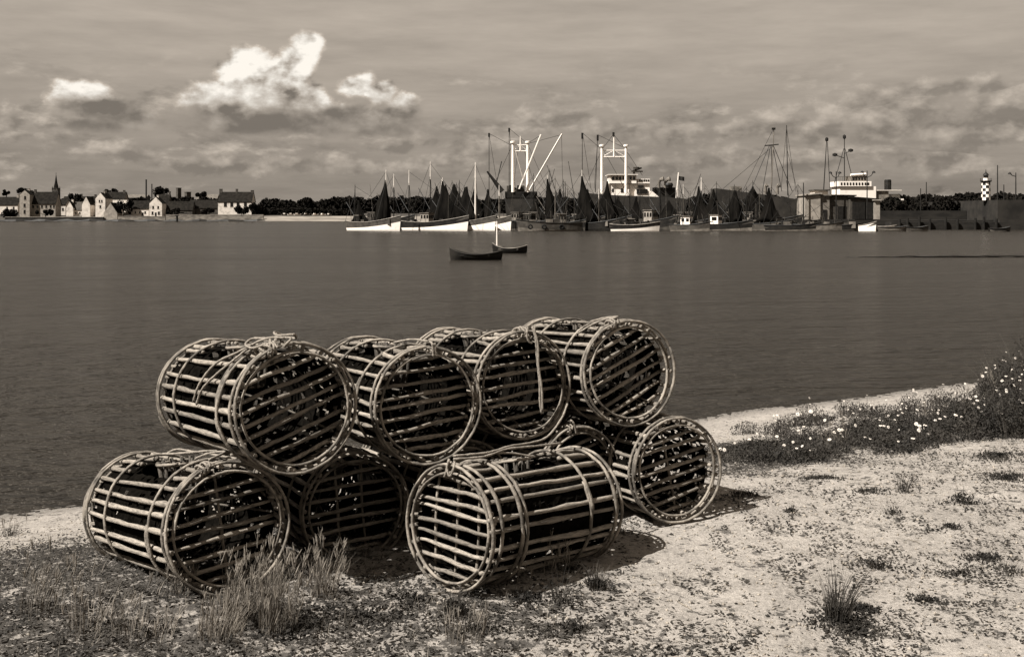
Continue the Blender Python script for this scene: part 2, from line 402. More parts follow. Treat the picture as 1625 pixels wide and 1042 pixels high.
def pot(tagx, c, yaw, pitch, L, slope, label, spin=0.0, crosses=1, ropes=(), sc=1.0, mids=(.27, .68), twin=False, gap=5, rec=.095):
    q = random.Random(tagx)
    d = Vector((math.sin(yaw)*math.cos(pitch), -math.cos(yaw)*math.cos(pitch), math.sin(pitch))); c = Vector(c)
    u = d.cross(Vector((0,0,1))).normalized(); v = u.cross(d)
    w = v.cross(d)                                        # local y
    mid = c - d*L/2*1.0 - v*PR*sc
    root = thing('lobster_pot', mid, label, 'lobster pot', 'lobster pots stacked on the shore')
    m3 = Matrix((d, w, v)).transposed().to_4x4(); m3.translation = mid
    root.matrix_world = m3 @ Matrix.Scale(sc, 4); L = L/sc
    C = Matrix.Translation((0, 0, PR)) @ Matrix.Rotation(spin, 4, 'X')
    # face slats: roll that gives the sticks their lean as seen from in front
    best = None
    for k in range(-90, 90):
        a = R_(k); p0 = c; p1 = c + (w*math.cos(a) + v*math.sin(a))*.1
        x0, y0 = px2(*p0); x1, y1 = px2(*p1); s = math.degrees(math.atan2(-(y1-y0), x1-x0))
        s = (s+90) % 180 - 90; e = abs(s - slope)
        if best is None or e < best[0]: best = (e, a)
    roll = best[1]
    # hoops
    hx = [L/2-.008, L/2-.062, -L/2+.008, -L/2+.062] + [L/2 - L*m for m in mids]
    if twin: hx += [L/2 - L*mids[0] + .03]
    for i, x in enumerate(hx):
        link('hoop', HO[(i+tagx) % 6], root, C @ Matrix.Translation((x, 0, 0)) @ Matrix.Rotation(q.uniform(0, 6.28), 4, 'X') @ Matrix.Rotation(q.uniform(-.02,.02), 4, 'Z'))
    for s in (1, -1):
        link('inner_hoop', HI[(tagx+s) % 3], root, C @ Matrix.Translation((s*(L/2-.012), 0, 0)) @ Matrix.Rotation(q.uniform(0, 6.28), 4, 'X'))
    # long slats round the body; the ones at the mouth stop at the middle hoops
    n = 25; xm0, xm1 = L/2 - L*mids[0], L/2 - L*mids[1]
    for i in range(n):
        a = 2*math.pi*(i + q.uniform(-.2,.2))/n; off = ((i + n//2) % n) - n//2
        def put(x0, x1):
            LL = round(x1-x0, 2); r = PR-.032 + q.uniform(-.002,.002)
            link('slat', slat_mesh(LL, q.randrange(7)), root, C @ Matrix.Translation(((x0+x1)/2 + q.uniform(-.006,.006), r*math.sin(a), r*math.cos(a))) @ Matrix.Rotation(q.choice((0, math.pi)), 4, 'Z') @ Matrix.Rotation(q.uniform(-.012,.012), 4, 'Z') @ Matrix.Rotation(q.uniform(0, 6.28), 4, 'X'))
        if abs(off) <= gap//2 :
            put(xm0-.02, L/2-.006-q.uniform(0,.008)); put(-L/2+.006, xm1+.02)
        else: put(-L/2+.006, L/2-.006-q.uniform(0,.008))
    # ends
    Ri = PR-.048
    for s in (1, -1):
        rr = roll if s > 0 else q.uniform(-.6, .6)
        Cx = Matrix.Translation((0, 0, PR)) @ Matrix.Translation((s*(L/2-(rec if s > 0 else .034)), 0, 0)) @ Matrix.Rotation(rr, 4, 'X')
        k = 9; sp_ = 2*Ri/(k+.15)
        for j in range(k):
            o = (j-(k-1)/2)*sp_ + q.uniform(-.009,.009); half = math.sqrt(max(Ri*Ri - o*o, .004)) + .012
            mt = Cx @ Matrix.Translation((q.uniform(-.006,.006), 0, o)) @ Matrix.Rotation(q.uniform(-.02,.02), 4, 'X') @ Matrix.Rotation(math.pi/2 + (math.pi if q.random() < .5 else 0), 4, 'Z')
            link('end_slat', END[q.randrange(7)], root, mt @ Matrix.Diagonal((2*half, 1, 1, 1)))
        kk = crosses if s > 0 else 1
        for j in range(kk):
            o = (j-(kk-1)/2)*.155; half = math.sqrt(Ri*Ri - o*o)
            mt = Cx @ Matrix.Translation((-s*.022, o, 0)) @ Matrix.Rotation(math.pi/2, 4, 'Y')
            link('crosspiece', THIN[j % 3], root, mt @ Matrix.Diagonal((2*half, 1, 1, 1)))
    # funnel mouth let into the top
    xm = (xm0+xm1)/2
    link('funnel_hoop', HF, root, C @ Matrix.Translation((xm, 0, PR-.035)) @ Matrix.Rotation(math.pi/2, 4, 'Y'))
    link('funnel_hoop', HF2, root, C @ Matrix.Translation((xm, 0, PR-.25)) @ Matrix.Rotation(math.pi/2, 4, 'Y'))
    for j in range(12):
        a = 2*math.pi*j/12; r0, r1 = .105, .070
        p0 = Vector((xm + r0*math.cos(a), r0*math.sin(a), PR-.02)); p1 = Vector((xm + r1*math.cos(a), r1*math.sin(a), PR-.26))
        mt = Matrix.Translation((p0+p1)/2) @ (p1-p0).to_track_quat('X', 'Z').to_matrix().to_4x4()
        link('funnel_slat', FUN[j % 3], root, C @ mt)
    o = link('shade_lining', LIN[3 if tagx == 9 else tagx % 3], root, C @ Matrix.Translation((-.02 if rec > .05 else 0, 0, 0)) @ Matrix.Diagonal((L-.07-(.06 if rec > .05 else 0), 1, 1, 1))); o['kind'] = 'stuff'
    # diagonal stays inside
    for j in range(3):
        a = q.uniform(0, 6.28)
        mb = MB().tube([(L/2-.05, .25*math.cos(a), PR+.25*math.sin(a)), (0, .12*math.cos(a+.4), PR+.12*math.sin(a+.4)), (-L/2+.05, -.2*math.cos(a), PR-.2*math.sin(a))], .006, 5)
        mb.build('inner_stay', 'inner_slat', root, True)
    for rp in ropes:
        # rope points as (x from the front rim, angle from the top, height off the hoops)
        pts = []
        for (x, ang, off, *fl) in rp:
            if fl: pts.append((L/2 - x, ang, PR + off)); continue       # straight face-plane coordinates: sideways, up
            a = R_(ang); r = PR + off; pts.append((L/2 - x, -r*math.sin(a), PR + r*math.cos(a)))
        rope(pts, root)
    return root
def rope(pts, parent, r=.0065, name='rope', mat='rope'):
    # Catmull-Rom through the points
    P_ = [Vector(p) for p in pts]; P_ = [P_[0]*2-P_[1]] + P_ + [P_[-1]*2-P_[-2]]; out = []
    for i in range(1, len(P_)-2):
        for k in range(5):
            t = k/5; a, b, c, d = P_[i-1:i+3]
            out.append(.5*((2*b) + (c-a)*t + (2*a-5*b+4*c-d)*t*t + (3*b-a-3*c+d)*t**3))
    out.append(P_[-2])
    return MB().tube(out, [r*(1+.18*math.sin(i*2.4)) for i in range(len(out))], 6).build(name, mat, parent, True)
def lashing(x, ang, turns=4, seed=0):
    """a few turns of cord round the rim"""
    q = random.Random(seed); out = []
    for i in range(turns*8+1):
        t = 2*math.pi*i/8; out.append((x + .036 - (.043+q.uniform(-.006,.010))*math.cos(t), ang + i*.42 + q.uniform(-1.6,1.6), -.014 + (.024+q.uniform(0,.008))*math.sin(t)))
    return out
PA = ((-1.396,5.291,1.465), .645, .14); PB = ((-1.06,5.28,2.055), .575, .082)
POTS = dict(
 a=pot(1, PA[0], PA[1], PA[2], 1.40, 15, 'lower left wicker lobster pot at the left end of the bottom row', .05, 1,
   [lashing(.0,14,3,1), [(.0,14,.02),(.10,-6,.03),(.25,-2,.02),(.36,4,-.01),(.42,-10,-.03)], [(.06,-14,.0),(.35,-10,.01),(.52,-3,.02),(.66,2,.03),(.75,6,.01),(.70,12,.02),(.58,10,.02),(.45,2,.02),(.36,-16,.03),(.33,-28,.01)], [(.02,-6,.02),(.05,-20,.015),(.03,-26,-.04)]], mids=(.2,.72)),
 b=pot(2, PB[0], PB[1], PB[2], 1.40, 25, 'upper left wicker lobster pot with rope coils on its rim', .05, 0,
   [lashing(.0,16,3,2), lashing(.05,20,3,12), [(.0,16,.02),(.06,12,.02),(.2,-8,.03),(.34,-14,.02),(.42,-10,.03),(.34,-4,.035),(.22,2,.03),(.1,8,.02),(-.01,4,.015),(-.01,12,-.02)],
    [(.20,26,.02),(.30,36,.01),(.46,44,.0),(.52,56,.0),(.56,72,.005),(.60,86,.005)], [(.22,30,.01),(.28,46,.0),(.38,60,.0),(.50,74,.0),(.56,88,.0)], [(.03,24,.02),(.12,30,.02),(.24,28,.03),(.30,18,.03),(.2,12,.02),(.08,16,.02),(.0,22,.01)], [(.02,8,.02),(.1,14,.03),(.2,22,.02),(.26,30,.0)],
    [(.05,-2,.03),(.14,6,.03),(.28,0,.04),(.38,-12,.03),(.30,-20,.02),(.16,-10,.03),(.02,0,.03)], [(.3,-6,.02),(.45,-18,-.02),(.6,-25,-.01),(.7,-14,.0)]], mids=(.2,.74), twin=True),
 c=pot(3, (-.454,5.862,1.965), .489, .045, 1.10, 10.5, 'wicker lobster pot, second from the left in the upper row', 0, 0,
   [[(-.02,-4,.0),(.02,-4,.014),(.07,-5,.008)], [(-.014,.02,.34,1),(-.016,.022,.30,1),(-.016,.024,.265,1)], [(-.014,.035,.34,1),(-.016,.036,.30,1),(-.016,.034,.268,1)], [(.0,0,.02),(.2,2,.02),(.36,10,.0)]]),
 d=pot(4, (.075,6.387,1.99), .498, .07, 1.10, 10, 'dark wicker lobster pot, third in the upper row, rope hanging down its end', .1, 0,
   [lashing(.0,-4,3,4), [(-.01,.06,.35,1),(-.02,.075,.28,1),(-.02,.078,.2,1),(-.02,.085,.1,1),(-.02,.092,.0,1),(-.02,.09,-.1,1),(-.02,.098,-.17,1)], [(-.012,.03,.345,1),(-.02,.015,.30,1),(-.02,.03,.26,1),(-.02,.05,.25,1)],
    [(-.01,-4,.02),(.03,-12,.03),(.01,-16,.02)], [(-.016,.068,.34,1),(-.028,.085,.24,1),(-.03,.083,.12,1),(-.03,.10,-.02,1),(-.028,.10,-.16,1)]]),
 e=pot(5, (.722,6.533,2.045), .447, .073, 1.12, 31, 'wicker lobster pot at the right end of the upper row', -.1, 0,
   [lashing(.0,14,3,6), [(.0,14,.02),(.08,20,.02),(.16,30,.01),(.22,44,.01)], [(.02,10,.02),(.12,16,.02),(.2,26,.02)]]),
 f=pot(6, (-.881,6.08,1.335), .484, .06, 1.10, 11, 'shaded wicker lobster pot in the bottom row, left of the front pot', 0, 2,
   [[(-.02,190,-.05),(-.03,188,.0),(-.02,184,.01)]]),
 g=pot(7, (-.315,5.33,1.452), -.75, .07, 1.03, -16.5, 'sunlit wicker lobster pot lying in front with its side to the viewer', .25, 3,
   [[(-.016,.30,.0,1),(-.02,.0,.345,1),(-.022,-.012,.30,1),(-.022,.012,.265,1),(-.02,.035,.31,1),(.02,0,.345,1)][1:], [(-.01,2,.02),(-.02,4,-.05),(-.01,8,-.07),(.03,6,.0)], [(.1,0,.03),(.25,-4,.035),(.42,-2,.05),(.6,0,.05),(.76,2,.07),(.9,4,.16),(.98,6,.24)], [(.02,2,.03),(.2,-2,.03),(.4,-6,.02),(.55,-14,.0)],
    [(.0,-2,.02),(.2,-6,.02),(.38,-4,.04),(.6,-6,.04),(.86,-2,.03)]], sc=.97, mids=(.24,.74), twin=True, rec=.04),
 h=pot(8, (.42,6.5,1.42), .60, .07, 1.05, 25, 'wicker lobster pot half hidden behind the front pot', 0, 0, [lashing(.0,10,2,8), [(.0,10,.03),(-.02,12,.05),(-.03,10,.02),(-.02,8,-.05)]], sc=.94),
 j=pot(10, (-.27,6.36,1.36), .5, .06, 1.06, 12, 'wicker lobster pot behind the front pot, hidden but for chinks of its hoops', 0, 0, [], sc=.96),
 i=pot(9, (1.01,6.52,1.455), .44, .06, 1.08, 20, 'small wicker lobster pot at the right end of the bottom row', .2, 1, [], sc=.985),
)
# ================================================================ growth on the shore
def scatter_tris(n, region, dens, size, mat, name, label, cat, seed=1, lift=(0,.03), flat=.5, quad=True):
    q = np.random.default_rng(seed); x0, x1, y0, y1 = region
    X = q.uniform(x0, x1, n); Y = y0 + (y1-y0)*q.random(n)**1.4
    keep = q.random(n) < dens(X, Y); X = X[keep]; Y = Y[keep]; n = len(X)
    s = q.uniform(size[0], size[1], n); Z = ground(X, Y) + q.uniform(lift[0], lift[1], n)
    a = q.uniform(0, 2*np.pi, n); tl = q.uniform(-1, 1, n)*flat
    d1 = np.stack([np.cos(a), np.sin(a), tl], 1)*s[:, None]
    d2 = np.stack([-np.sin(a), np.cos(a), q.uniform(-1, 1, n)*flat], 1)*(s*q.uniform(.35, .7, n))[:, None]
    c = np.stack([X, Y, Z], 1)
    v = np.stack([c-d1, c+d2, c+d1, c-d2], 1).reshape(-1, 3); f = np.arange(4*n).reshape(n, 4)
    return tag(link(name, npmesh(name, v, f, mat)), label, cat, kind='stuff')
def patch(x, y, sc=3.3, off=0): return fbm(x*sc+off, y*sc+off*2, 4)
frustum = lambda X, Y: (np.abs(X) < Y*.50 + .7)
# small stones and shell bits: octahedra, flattened
def bits(n, mat, name, label, cat, size, seed, dens):
    q = np.random.default_rng(seed); Y = 3.2 + 12*q.random(n)**1.5; X = q.uniform(-.53, .53, n)*(Y+1.2)
    k = (shore_s(X, Y) > .05) & (q.random(n) < dens(X, Y)); X = X[k]; Y = Y[k]; n = len(X)
    s = size[0] + (size[1]-size[0])*q.random(n)**2.5; Z = ground(X, Y) + s*.15
    o = np.array([[1,0,0],[0,1,0],[-1,0,0],[0,-1,0],[0,0,.55],[0,0,-.55]])
    o = o[None]*(s[:, None, None])*q.uniform(.55, 1.25, (n, 6, 1)); a = q.uniform(0, 6.28, n); ca, sa = np.cos(a), np.sin(a)
    vx = o[..., 0]*ca[:, None] - o[..., 1]*sa[:, None]*.6; vy = o[..., 0]*sa[:, None] + o[..., 1]*ca[:, None]*.6
    v = np.stack([vx + X[:, None], vy + Y[:, None], o[..., 2] + Z[:, None]], -1).reshape(-1, 3)
    t = np.array([[0,1,4],[1,2,4],[2,3,4],[3,0,4],[1,0,5],[2,1,5],[3,2,5],[0,3,5]])
    f = (t[None] + (np.arange(n)*6)[:, None, None]).reshape(-1, 3)
    tag(link(name, npmesh(name, v, f, mat)), label, cat, kind='stuff')
bits(52000, 'pebble', 'shell_fragments', 'pale crushed shell and small stones strewn over the shore', 'shell fragments', (.003, .017), 3, lambda x, y: (.4 + .6*(patch(x, y, 1.5) > -.02))*(1 - .85*weed_density(x, y)))
bits(20000, 'litter', 'dark_crumbs', 'dark crumbs of dry weed among the pale shell bits', 'weed litter', (.003, .018), 4, lambda x, y: np.clip(patch(x, y, 4, 5)*7+.3, 0, 1))
# prostrate weed: drifts on the bare sand, dense at the left and along the bank
def dens_bare(X, Y): return np.where(frustum(X, Y) & (shore_s(X, Y) > 2.6), ((patch(X, Y) + .25*patch(X, Y, 11, 3) > .065) | (patch(X, Y, 8, 21) > .15))*.95, 0)
scatter_tris(210000, (-5, 8, 3.2, 11), dens_bare, (.004, .015), 'weed', 'creeping_weed', 'dark creeping weed in small drifts on the pale shell sand', 'weed', 11, (0, .026))
def dens_thick(X, Y): return np.where(frustum(X, Y), weed_density(X, Y)*(patch(X, Y, 3.0, 9) + .3*patch(X, Y, 10, 2) > -.14), 0)
scatter_tris(300000, (-5, 8, 3.2, 13), dens_thick, (.006, .017), 'weed', 'ground_weed', 'thick low weed covering the bank and the left foreground', 'weed', 12, (0, .055))

def blades(cx, cy, n, hgt, spread, lean=(0, 0), wid=.0022, seed=0, curl=.35, zc=None, seg=4):
    """grass blades as tapering ribbons in a tuft"""
    q = np.random.default_rng(seed); r = spread*np.sqrt(q.random(n)); a = q.uniform(0, 6.28, n)
    X = cx + r*np.cos(a); Y = cy + r*np.sin(a); Z = ground(X, Y) - .01
    H = hgt*q.uniform(.22, 1.12, n); o = q.uniform(0, 6.28, n)
    ox = np.cos(a)*curl*q.uniform(.1, 1, n) + lean[0] + q.normal(0, .10, n); oy = np.sin(a)*curl*q.uniform(.1, 1, n) + lean[1] + q.normal(0, .10, n)
    V = []; 
    for k in range(seg+1):
        t = k/seg; wx = wid*(1-t*.85)*q.uniform(.8, 1.2, n); px = X + ox*H*t*t; py = Y + oy*H*t*t; pz = Z + H*(t - .18*t*t*(np.abs(ox)+np.abs(oy)))
        V.append(np.stack([px - wx*np.cos(o), py - wx*np.sin(o), pz], 1)); V.append(np.stack([px + wx*np.cos(o), py + wx*np.sin(o), pz], 1))
    V = np.stack(V, 1); base = (np.arange(n)*2*(seg+1))[:, None]
    f = np.concatenate([base + np.array([[2*k, 2*k+1, 2*k+3, 2*k+2]]) for k in range(seg)], 0)
    tips = V[:, -1]; return V.reshape(-1, 3), f, tips
def leafball(cx, cy, n, rad, hgt, seed, size=(.006,.014)):
    q = np.random.default_rng(seed); a = q.uniform(0, 6.28, n); r = rad*np.abs(q.normal(0, .62, n))*(1 + .35*np.sin(2*a+seed) + .3*np.sin(3*a+seed*2)); X = cx + r*np.cos(a)*1.25; Y = cy + r*np.sin(a)*.8
    k = (fbm(X*9, Y*9, 3) > -.03) | (q.random(n) < .25); X, Y, r = X[k], Y[k], np.minimum(r[k], rad); n = len(X)
    Z = ground(X, Y) + hgt*q.random(n)*(1 - (r/rad)**2*.7)
    d1 = q.normal(0, 1, (n, 3)); d1 /= np.linalg.norm(d1, axis=1)[:, None]; d2 = np.cross(d1, q.normal(0, 1, (n, 3))); d2 /= np.linalg.norm(d2, axis=1)[:, None]
    s = q.uniform(*size, n)[:, None]; c = np.stack([X, Y, Z], 1)
    return np.stack([c-d1*s, c+d2*s*.45, c+d1*s, c-d2*s*.45], 1).reshape(-1, 3), np.arange(4*n).reshape(n, 4)
def rel(V, c): return V - np.array(c)[None]
def tuft(px, py, hgt, spread, n, label, kind='dark', lean=(.1, 0), leaves=0, heads=0, seed=0, wid=.0022, curl=.4, name='grass_tuft', cat='grass tuft', group='tufts growing on the shell sand'):
    x, y, z = gpt(px, py); root = thing(name, (x, y, z), label, cat, group)
    c = (x, y, z)
    if n:
        V, f, tips = blades(x, y, n, hgt, spread, lean, wid, seed, curl)
        link('blades', npmesh('blades', rel(V, c), f, {'dark': 'grass_dark', 'dull': 'grass_dull'}.get(kind, 'grass_pale')), root)['kind'] = 'stuff'
    if leaves:
        V, f = leafball(x, y, leaves, spread*1.7, min(hgt*.4, .07), seed+5); link('leaves', npmesh('leaves', rel(V, c), f, 'weed'), root)['kind'] = 'stuff'
    if heads:
        q = random.Random(seed); mb = MB()
        for t in rel(tips, c)[:heads]:
            l = q.uniform(.03, .06); dxx = q.uniform(-.01,.02)
            mb.tube([t + np.array((0,0,-l*.5)), t + np.array((dxx*.5,0,-.1*l)), t + np.array((dxx,0,l*.4)), t + np.array((dxx*1.4,0,l*.8))], [.0012,.0036,.003,.0008], 5)
            for k in range(5):
                a = q.uniform(0, 6.28); e = .012
                mb.tube([t, t + np.array((e*math.cos(a), e*math.sin(a), l*q.uniform(.4,1.1)))], .0009, 3, False)
        mb.build('seed_heads', 'seed', root)['kind'] = 'stuff'
    return root
tuft(1330,990,.27,.055,150,'tall dark grass tuft in the right foreground with thin pale stems','dark',(.12,0),500,0,21,.0026,.55)
tuft(1394,905,.08,.09,60,'low dark spiky weed clump just above and right of the tall tuft','dark',(.15,0),900,0,22)
tuft(1368,968,.06,.08,30,'flat dark weed clump close to the right of the tall foreground tuft','dark',(.15,0),700,0,23)
tuft(1362,1006,.05,.13,60,'wide flat weed mat at the bottom edge below the tall tuft','dark',(.1,0),1200,0,24)
tuft(1256,815,.07,.03,30,'small dark sprig standing alone on the pale sand right of the pots','dark',(.0,0),130,0,25)
tuft(1186,788,.07,.09,60,'short dark tuft in the shade beside the right end pot','dark',(.2,0),500,0,26)
tuft(1433,781,.20,.05,46,'thin tuft of tall wispy stems below the middle of the flower bank','dark',(.05,0),150,0,27,.0018,.8)
tuft(1529,800,.17,.05,40,'wispy tuft with a dark flat base towards the right edge','dark',(0,0),420,0,28,.0018,.7)
tuft(1418,817,.08,.05,40,'small thin grass tuft below the wispy stems','dark',(0,0),60,0,29)
tuft(1374,784,.03,.10,10,'flat dark weed patch left of the wispy stems','dark',(0,0),450,0,30)
tuft(1303,760,.04,.10,30,'low dark weed patch at the foot of the flower bank','dark',(0,0),600,0,31)
tuft(1507,840,.06,.05,40,'small dark tuft alone on the sand, lower right of the wispy tuft','dark',(.2,0),300,0,32)
tuft(1563,886,.05,.08,30,'low weed clump near the right edge, halfway down the sand','dark',(.1,0),500,0,33)
tuft(1598,910,.09,.07,80,'bristly grass tuft at the right edge of the sand','dark',(.1,0),250,0,34)
tuft(1598,762,.04,.16,40,'dark weed mat at the right edge below the flowers','dark',(.0,0),1200,0,35)
tuft(1588,728,.07,.20,80,'broad dark weed clump under the tallest flowers','dark',(.0,0),1800,0,36)
tuft(1472,957,.04,.06,20,'small flat weed right of the tall foreground tuft','dark',(.1,0),350,0,37)
tuft(1522,911,.03,.06,20,'tiny flat weed between the tall tuft and the right edge','dark',(.1,0),260,0,38)
tuft(947,938,.12,.045,150,'dark spiky grass tuft on the sand below the front pot','dark',(.1,0),260,0,41,.0028,.7)
tuft(908,905,.06,.05,60,'short dark tuft in the shadow under the front pot','dark',(.1,0),200,0,42)
tuft(889,960,.17,.05,70,'open tuft of thin stems under the middle of the front pot','dark',(.0,0),300,0,43,.0018,.5)
tuft(722,975,.15,.05,90,'dark brushy grass tuft below the sunlit end of the front pot','dark',(.05,0),350,0,44,.0024,.35)
tuft(829,955,.08,.05,70,'low bushy tuft midway below the front pot','dark',(.1,0),420,0,45)
tuft(745,1004,.08,.06,50,'dark wisp of grass at the bottom edge under the front pot','dark',(.1,0),250,0,46)
tuft(902,1002,.06,.09,50,'broad low weed clump at the bottom edge, centre','dark',(.1,0),900,0,47)
tuft(570,985,.06,.12,60,'wide leafy weed clump at the bottom, left of centre','dark',(.1,0),1300,0,48)
tuft(650,960,.05,.09,40,'leafy weed clump in front of the two middle bottom pots','dark',(.1,0),800,0,49)
tuft(480,1000,.06,.11,60,'leafy dark weed at the bottom edge beside the pale blown grass','dark',(.1,0),900,0,50)
G2 = 'pale seeding grasses in front of the pots'
tuft(395,985,.30,.12,560,'dense pale blown grass in front of the lower left pot','dull',(.22,0),300,90,61,.0011,.3,'seeding_grass','grass',G2)
tuft(350,1010,.20,.10,300,'pale grass clump at the bottom edge left of the dense one','pale',(.22,0),200,30,62,.0012,.35,'seeding_grass','grass',G2)
tuft(440,1005,.30,.08,350,'pale grass clump to the right of the dense blown grass','pale',(.2,0),200,40,63,.0012,.35,'seeding_grass','grass',G2)
tuft(515,948,.26,.06,200,'tall grass with feathery heads before the shaded bottom pot','pale',(.15,0),200,34,64,.0011,.3,'seeding_grass','grass',G2)
tuft(865,905,.19,.11,50,'thin grass with drooping bristly heads along the front pot','pale',(.1,0),150,26,65,.0015,.3,'seeding_grass','grass',G2)
tuft(820,925,.15,.07,22,'few thin stems with heads under the left half of the front pot','pale',(.05,0),60,9,66,.0014,.3,'seeding_grass','grass',G2)
tuft(285,945,.15,.06,70,'short pale grass at the foot of the lower left pot','pale',(.1,0),200,12,67,.0016,.3,'seeding_grass','grass',G2)
tuft(60,975,.30,.10,90,'tall slanting stems in the left foreground','pale',(.25,0),300,20,68,.0016,.25,'seeding_grass','grass',G2)
tuft(150,1000,.20,.12,130,'short pale grass at the bottom edge towards the left corner','pale',(.15,0),300,16,69,.0016,.35,'seeding_grass','grass',G2)
tuft(16,850,.22,.10,60,'pale stems at the left edge against the water','pale',(.15,0),200,8,70,.0018,.5,'seeding_grass','grass',G2)
tuft(742,1015,.14,.10,120,'pale short grass at the bottom edge, centre','pale',(.1,0),100,12,71,.0016,.3,'seeding_grass','grass',G2)
tuft(230,1015,.14,.14,130,'short pale grass at the bottom edge below the lower left pot','pale',(.1,0),200,6,72,.0016,.4,'seeding_grass','grass',G2)
# loose grass all over the left foreground: nobody could count it
VV = []; FF = []; k = 0; q = np.random.default_rng(5)
for j in range(620):
    Y_ = q.uniform(3.6, 8.2); X_ = q.uniform(-.55, .35)*Y_
    if q.random() > weed_density(X_, Y_)*.9: continue
    V, f, t = blades(X_, Y_, 12, q.uniform(.04, .13), .07, (.12, 0), .0017, 1000+j, .5, seg=3); VV.append(V); FF.append(f+k); k += len(V)
tag(link('short_grass', npmesh('short_grass', np.concatenate(VV), np.concatenate(FF), 'grass_pale')), 'short pale grass growing through the weed on the left', 'grass', kind='stuff')

# flowering bank on the right
def petals():
    mb = MB()
    for j in range(11):
        a = 2*math.pi*j/11; b = a+.22; c_ = a-.22
        mb.add([(.003*math.cos(a), .003*math.sin(a), .002), (.013*math.cos(c_), .013*math.sin(c_), .0025), (.021*math.cos(a), .021*math.sin(a), 0), (.013*math.cos(b), .013*math.sin(b), .0025)], [(0,1,2,3)])
    return mb
PET = petals().mesh('petals', M['petal']); DIS = MB().lathe([(.001,-.001),(.0065,.001),(.0055,.004),(.001,.0055)], 8).mesh('flower_centre', M['disc'])
q = random.Random(3)
kinds = [('white daisies thinly spread over dark low leaves at the shore end of the bank', 0), ('white daisies on leafy stems in the middle of the flower bank', 1), ('tall daisy plant with stems standing against the water at the right edge', 2)]
spots = []
for i in range(104):
    t = ((i+q.random())/104)**.72; px = 1135 + 520*t
    edge_top = 684 - 58*t - 12*q.random(); base_y = 745 - 52*t + q.uniform(-4, 4)
    py = edge_top + (base_y-edge_top)*q.random()**.8; spots.append((px, py, t))
for i in range(34):
    px = 1490 + 270*(q.random()**.8); spots.append((px, q.uniform(650, 688) - (px-1500)*.03, .80 + .2*min((px-1500)/90, 1)))
for i, (px, py, t) in enumerate(sorted(spots, key=lambda s: s[1])):
    x, y, z = gpt(px, py); kk = 0 if t < .42 else (1 if t < .8 else 2)
    h = (.17 + .12*t + (.40*(t-.74)/.26 if t > .74 else 0))*q.choice((.5, .8, 1, 1, 1.35))*q.uniform(.8, 1.15)
    if py > 712 - 40*t: h *= .75
    root = thing('daisy_plant', (x, y, z), kinds[kk][0], 'flowering plant', ['daisies at the shore end of the bank', 'daisies in the middle of the bank', 'tall daisies at the right edge'][kk])
    V, f, tips = blades(x, y, 34 if t < .8 else 60, h*(1 if t < .8 else 1.12), .11, (.05, 0), .0030, 2000+i, .6); c = (x, y, z)
    link('stems', npmesh('stems', rel(V, c), f, 'grass_dark'), root)['kind'] = 'stuff'
    q2 = np.random.default_rng(i); n = 560 if t < .8 else 1000; a = q2.uniform(0, 6.28, n); r = .20*np.sqrt(q2.random(n)); X = x+r*np.cos(a); Y = y+r*np.sin(a)
    Z = ground(X, Y) + h*(.86 if t < .8 else 1.0)*q2.random(n)**(1.1 if t < .8 else .8)*(1-(r/.20)**2*.45)
    d1 = q2.normal(0, 1, (n, 3)); d1 /= np.linalg.norm(d1, axis=1)[:, None]; d2 = np.cross(d1, q2.normal(0, 1, (n, 3))); d2 /= np.linalg.norm(d2, axis=1)[:, None]
    s = q2.uniform(.007, .019, n)[:, None]; cc = np.stack([X, Y, Z], 1)
    link('leaves', npmesh('leaves', rel(np.stack([cc-d1*s, cc+d2*s*.4, cc+d1*s, cc-d2*s*.4], 1).reshape(-1, 3), c), np.arange(4*n).reshape(n, 4), 'weed'), root)['kind'] = 'stuff'
    for j in range(q.choice((0, 1, 1, 2, 3))):
        a = q.uniform(0, 6.28); r = q.uniform(0, .17); hh = h*q.uniform(.7, 1.1)
        fm = Matrix.Translation((r*math.cos(a), r*math.sin(a), hh)) @ Matrix.Rotation(q.uniform(.2, 1.1), 4, Vector((q.uniform(.2,1), q.uniform(-.6,.3), 0)).normalized())
        fl = link('flower', PET, root, fm @ Matrix.Scale(q.uniform(.5, .98), 4)); link('flower_centre', DIS, fl)
        MB().tube([(r*math.cos(a)*.5, r*math.sin(a)*.5, 0), (r*math.cos(a)*.8, r*math.sin(a)*.8, hh*.6), (r*math.cos(a), r*math.sin(a), hh-.001)], .0016, 4, False).build('flower_stalk', 'grass_dark', root)
G3 = 'wispy grasses in the flower bank'
tuft(1595,668,.66,.10,60,'tall wispy grass rising above the flowers at the right edge','pale',(-.05,0),0,12,81,.0022,.35,'tall_grass','grass',G3)
tuft(1545,680,.40,.08,50,'slender grass stems left of the tallest flowers','pale',(-.1,0),0,6,82,.0020,.4,'tall_grass','grass',G3)
tuft(1480,660,.17,.16,150,'pale bushy grass patch at the edge of the water','pale',(0,0),0,20,83,.0024,.3,'tall_grass','grass',G3)
tuft(1345,680,.22,.05,12,'few bent stems standing against the water in the bank','pale',(.1,0),0,2,84,.0022,.6,'tall_grass','grass',G3)
tuft(1325,710,.22,.10,70,'pale grass clump amid the dark daisies','pale',(0,0),0,8,85,.0022,.4,'tall_grass','grass',G3)
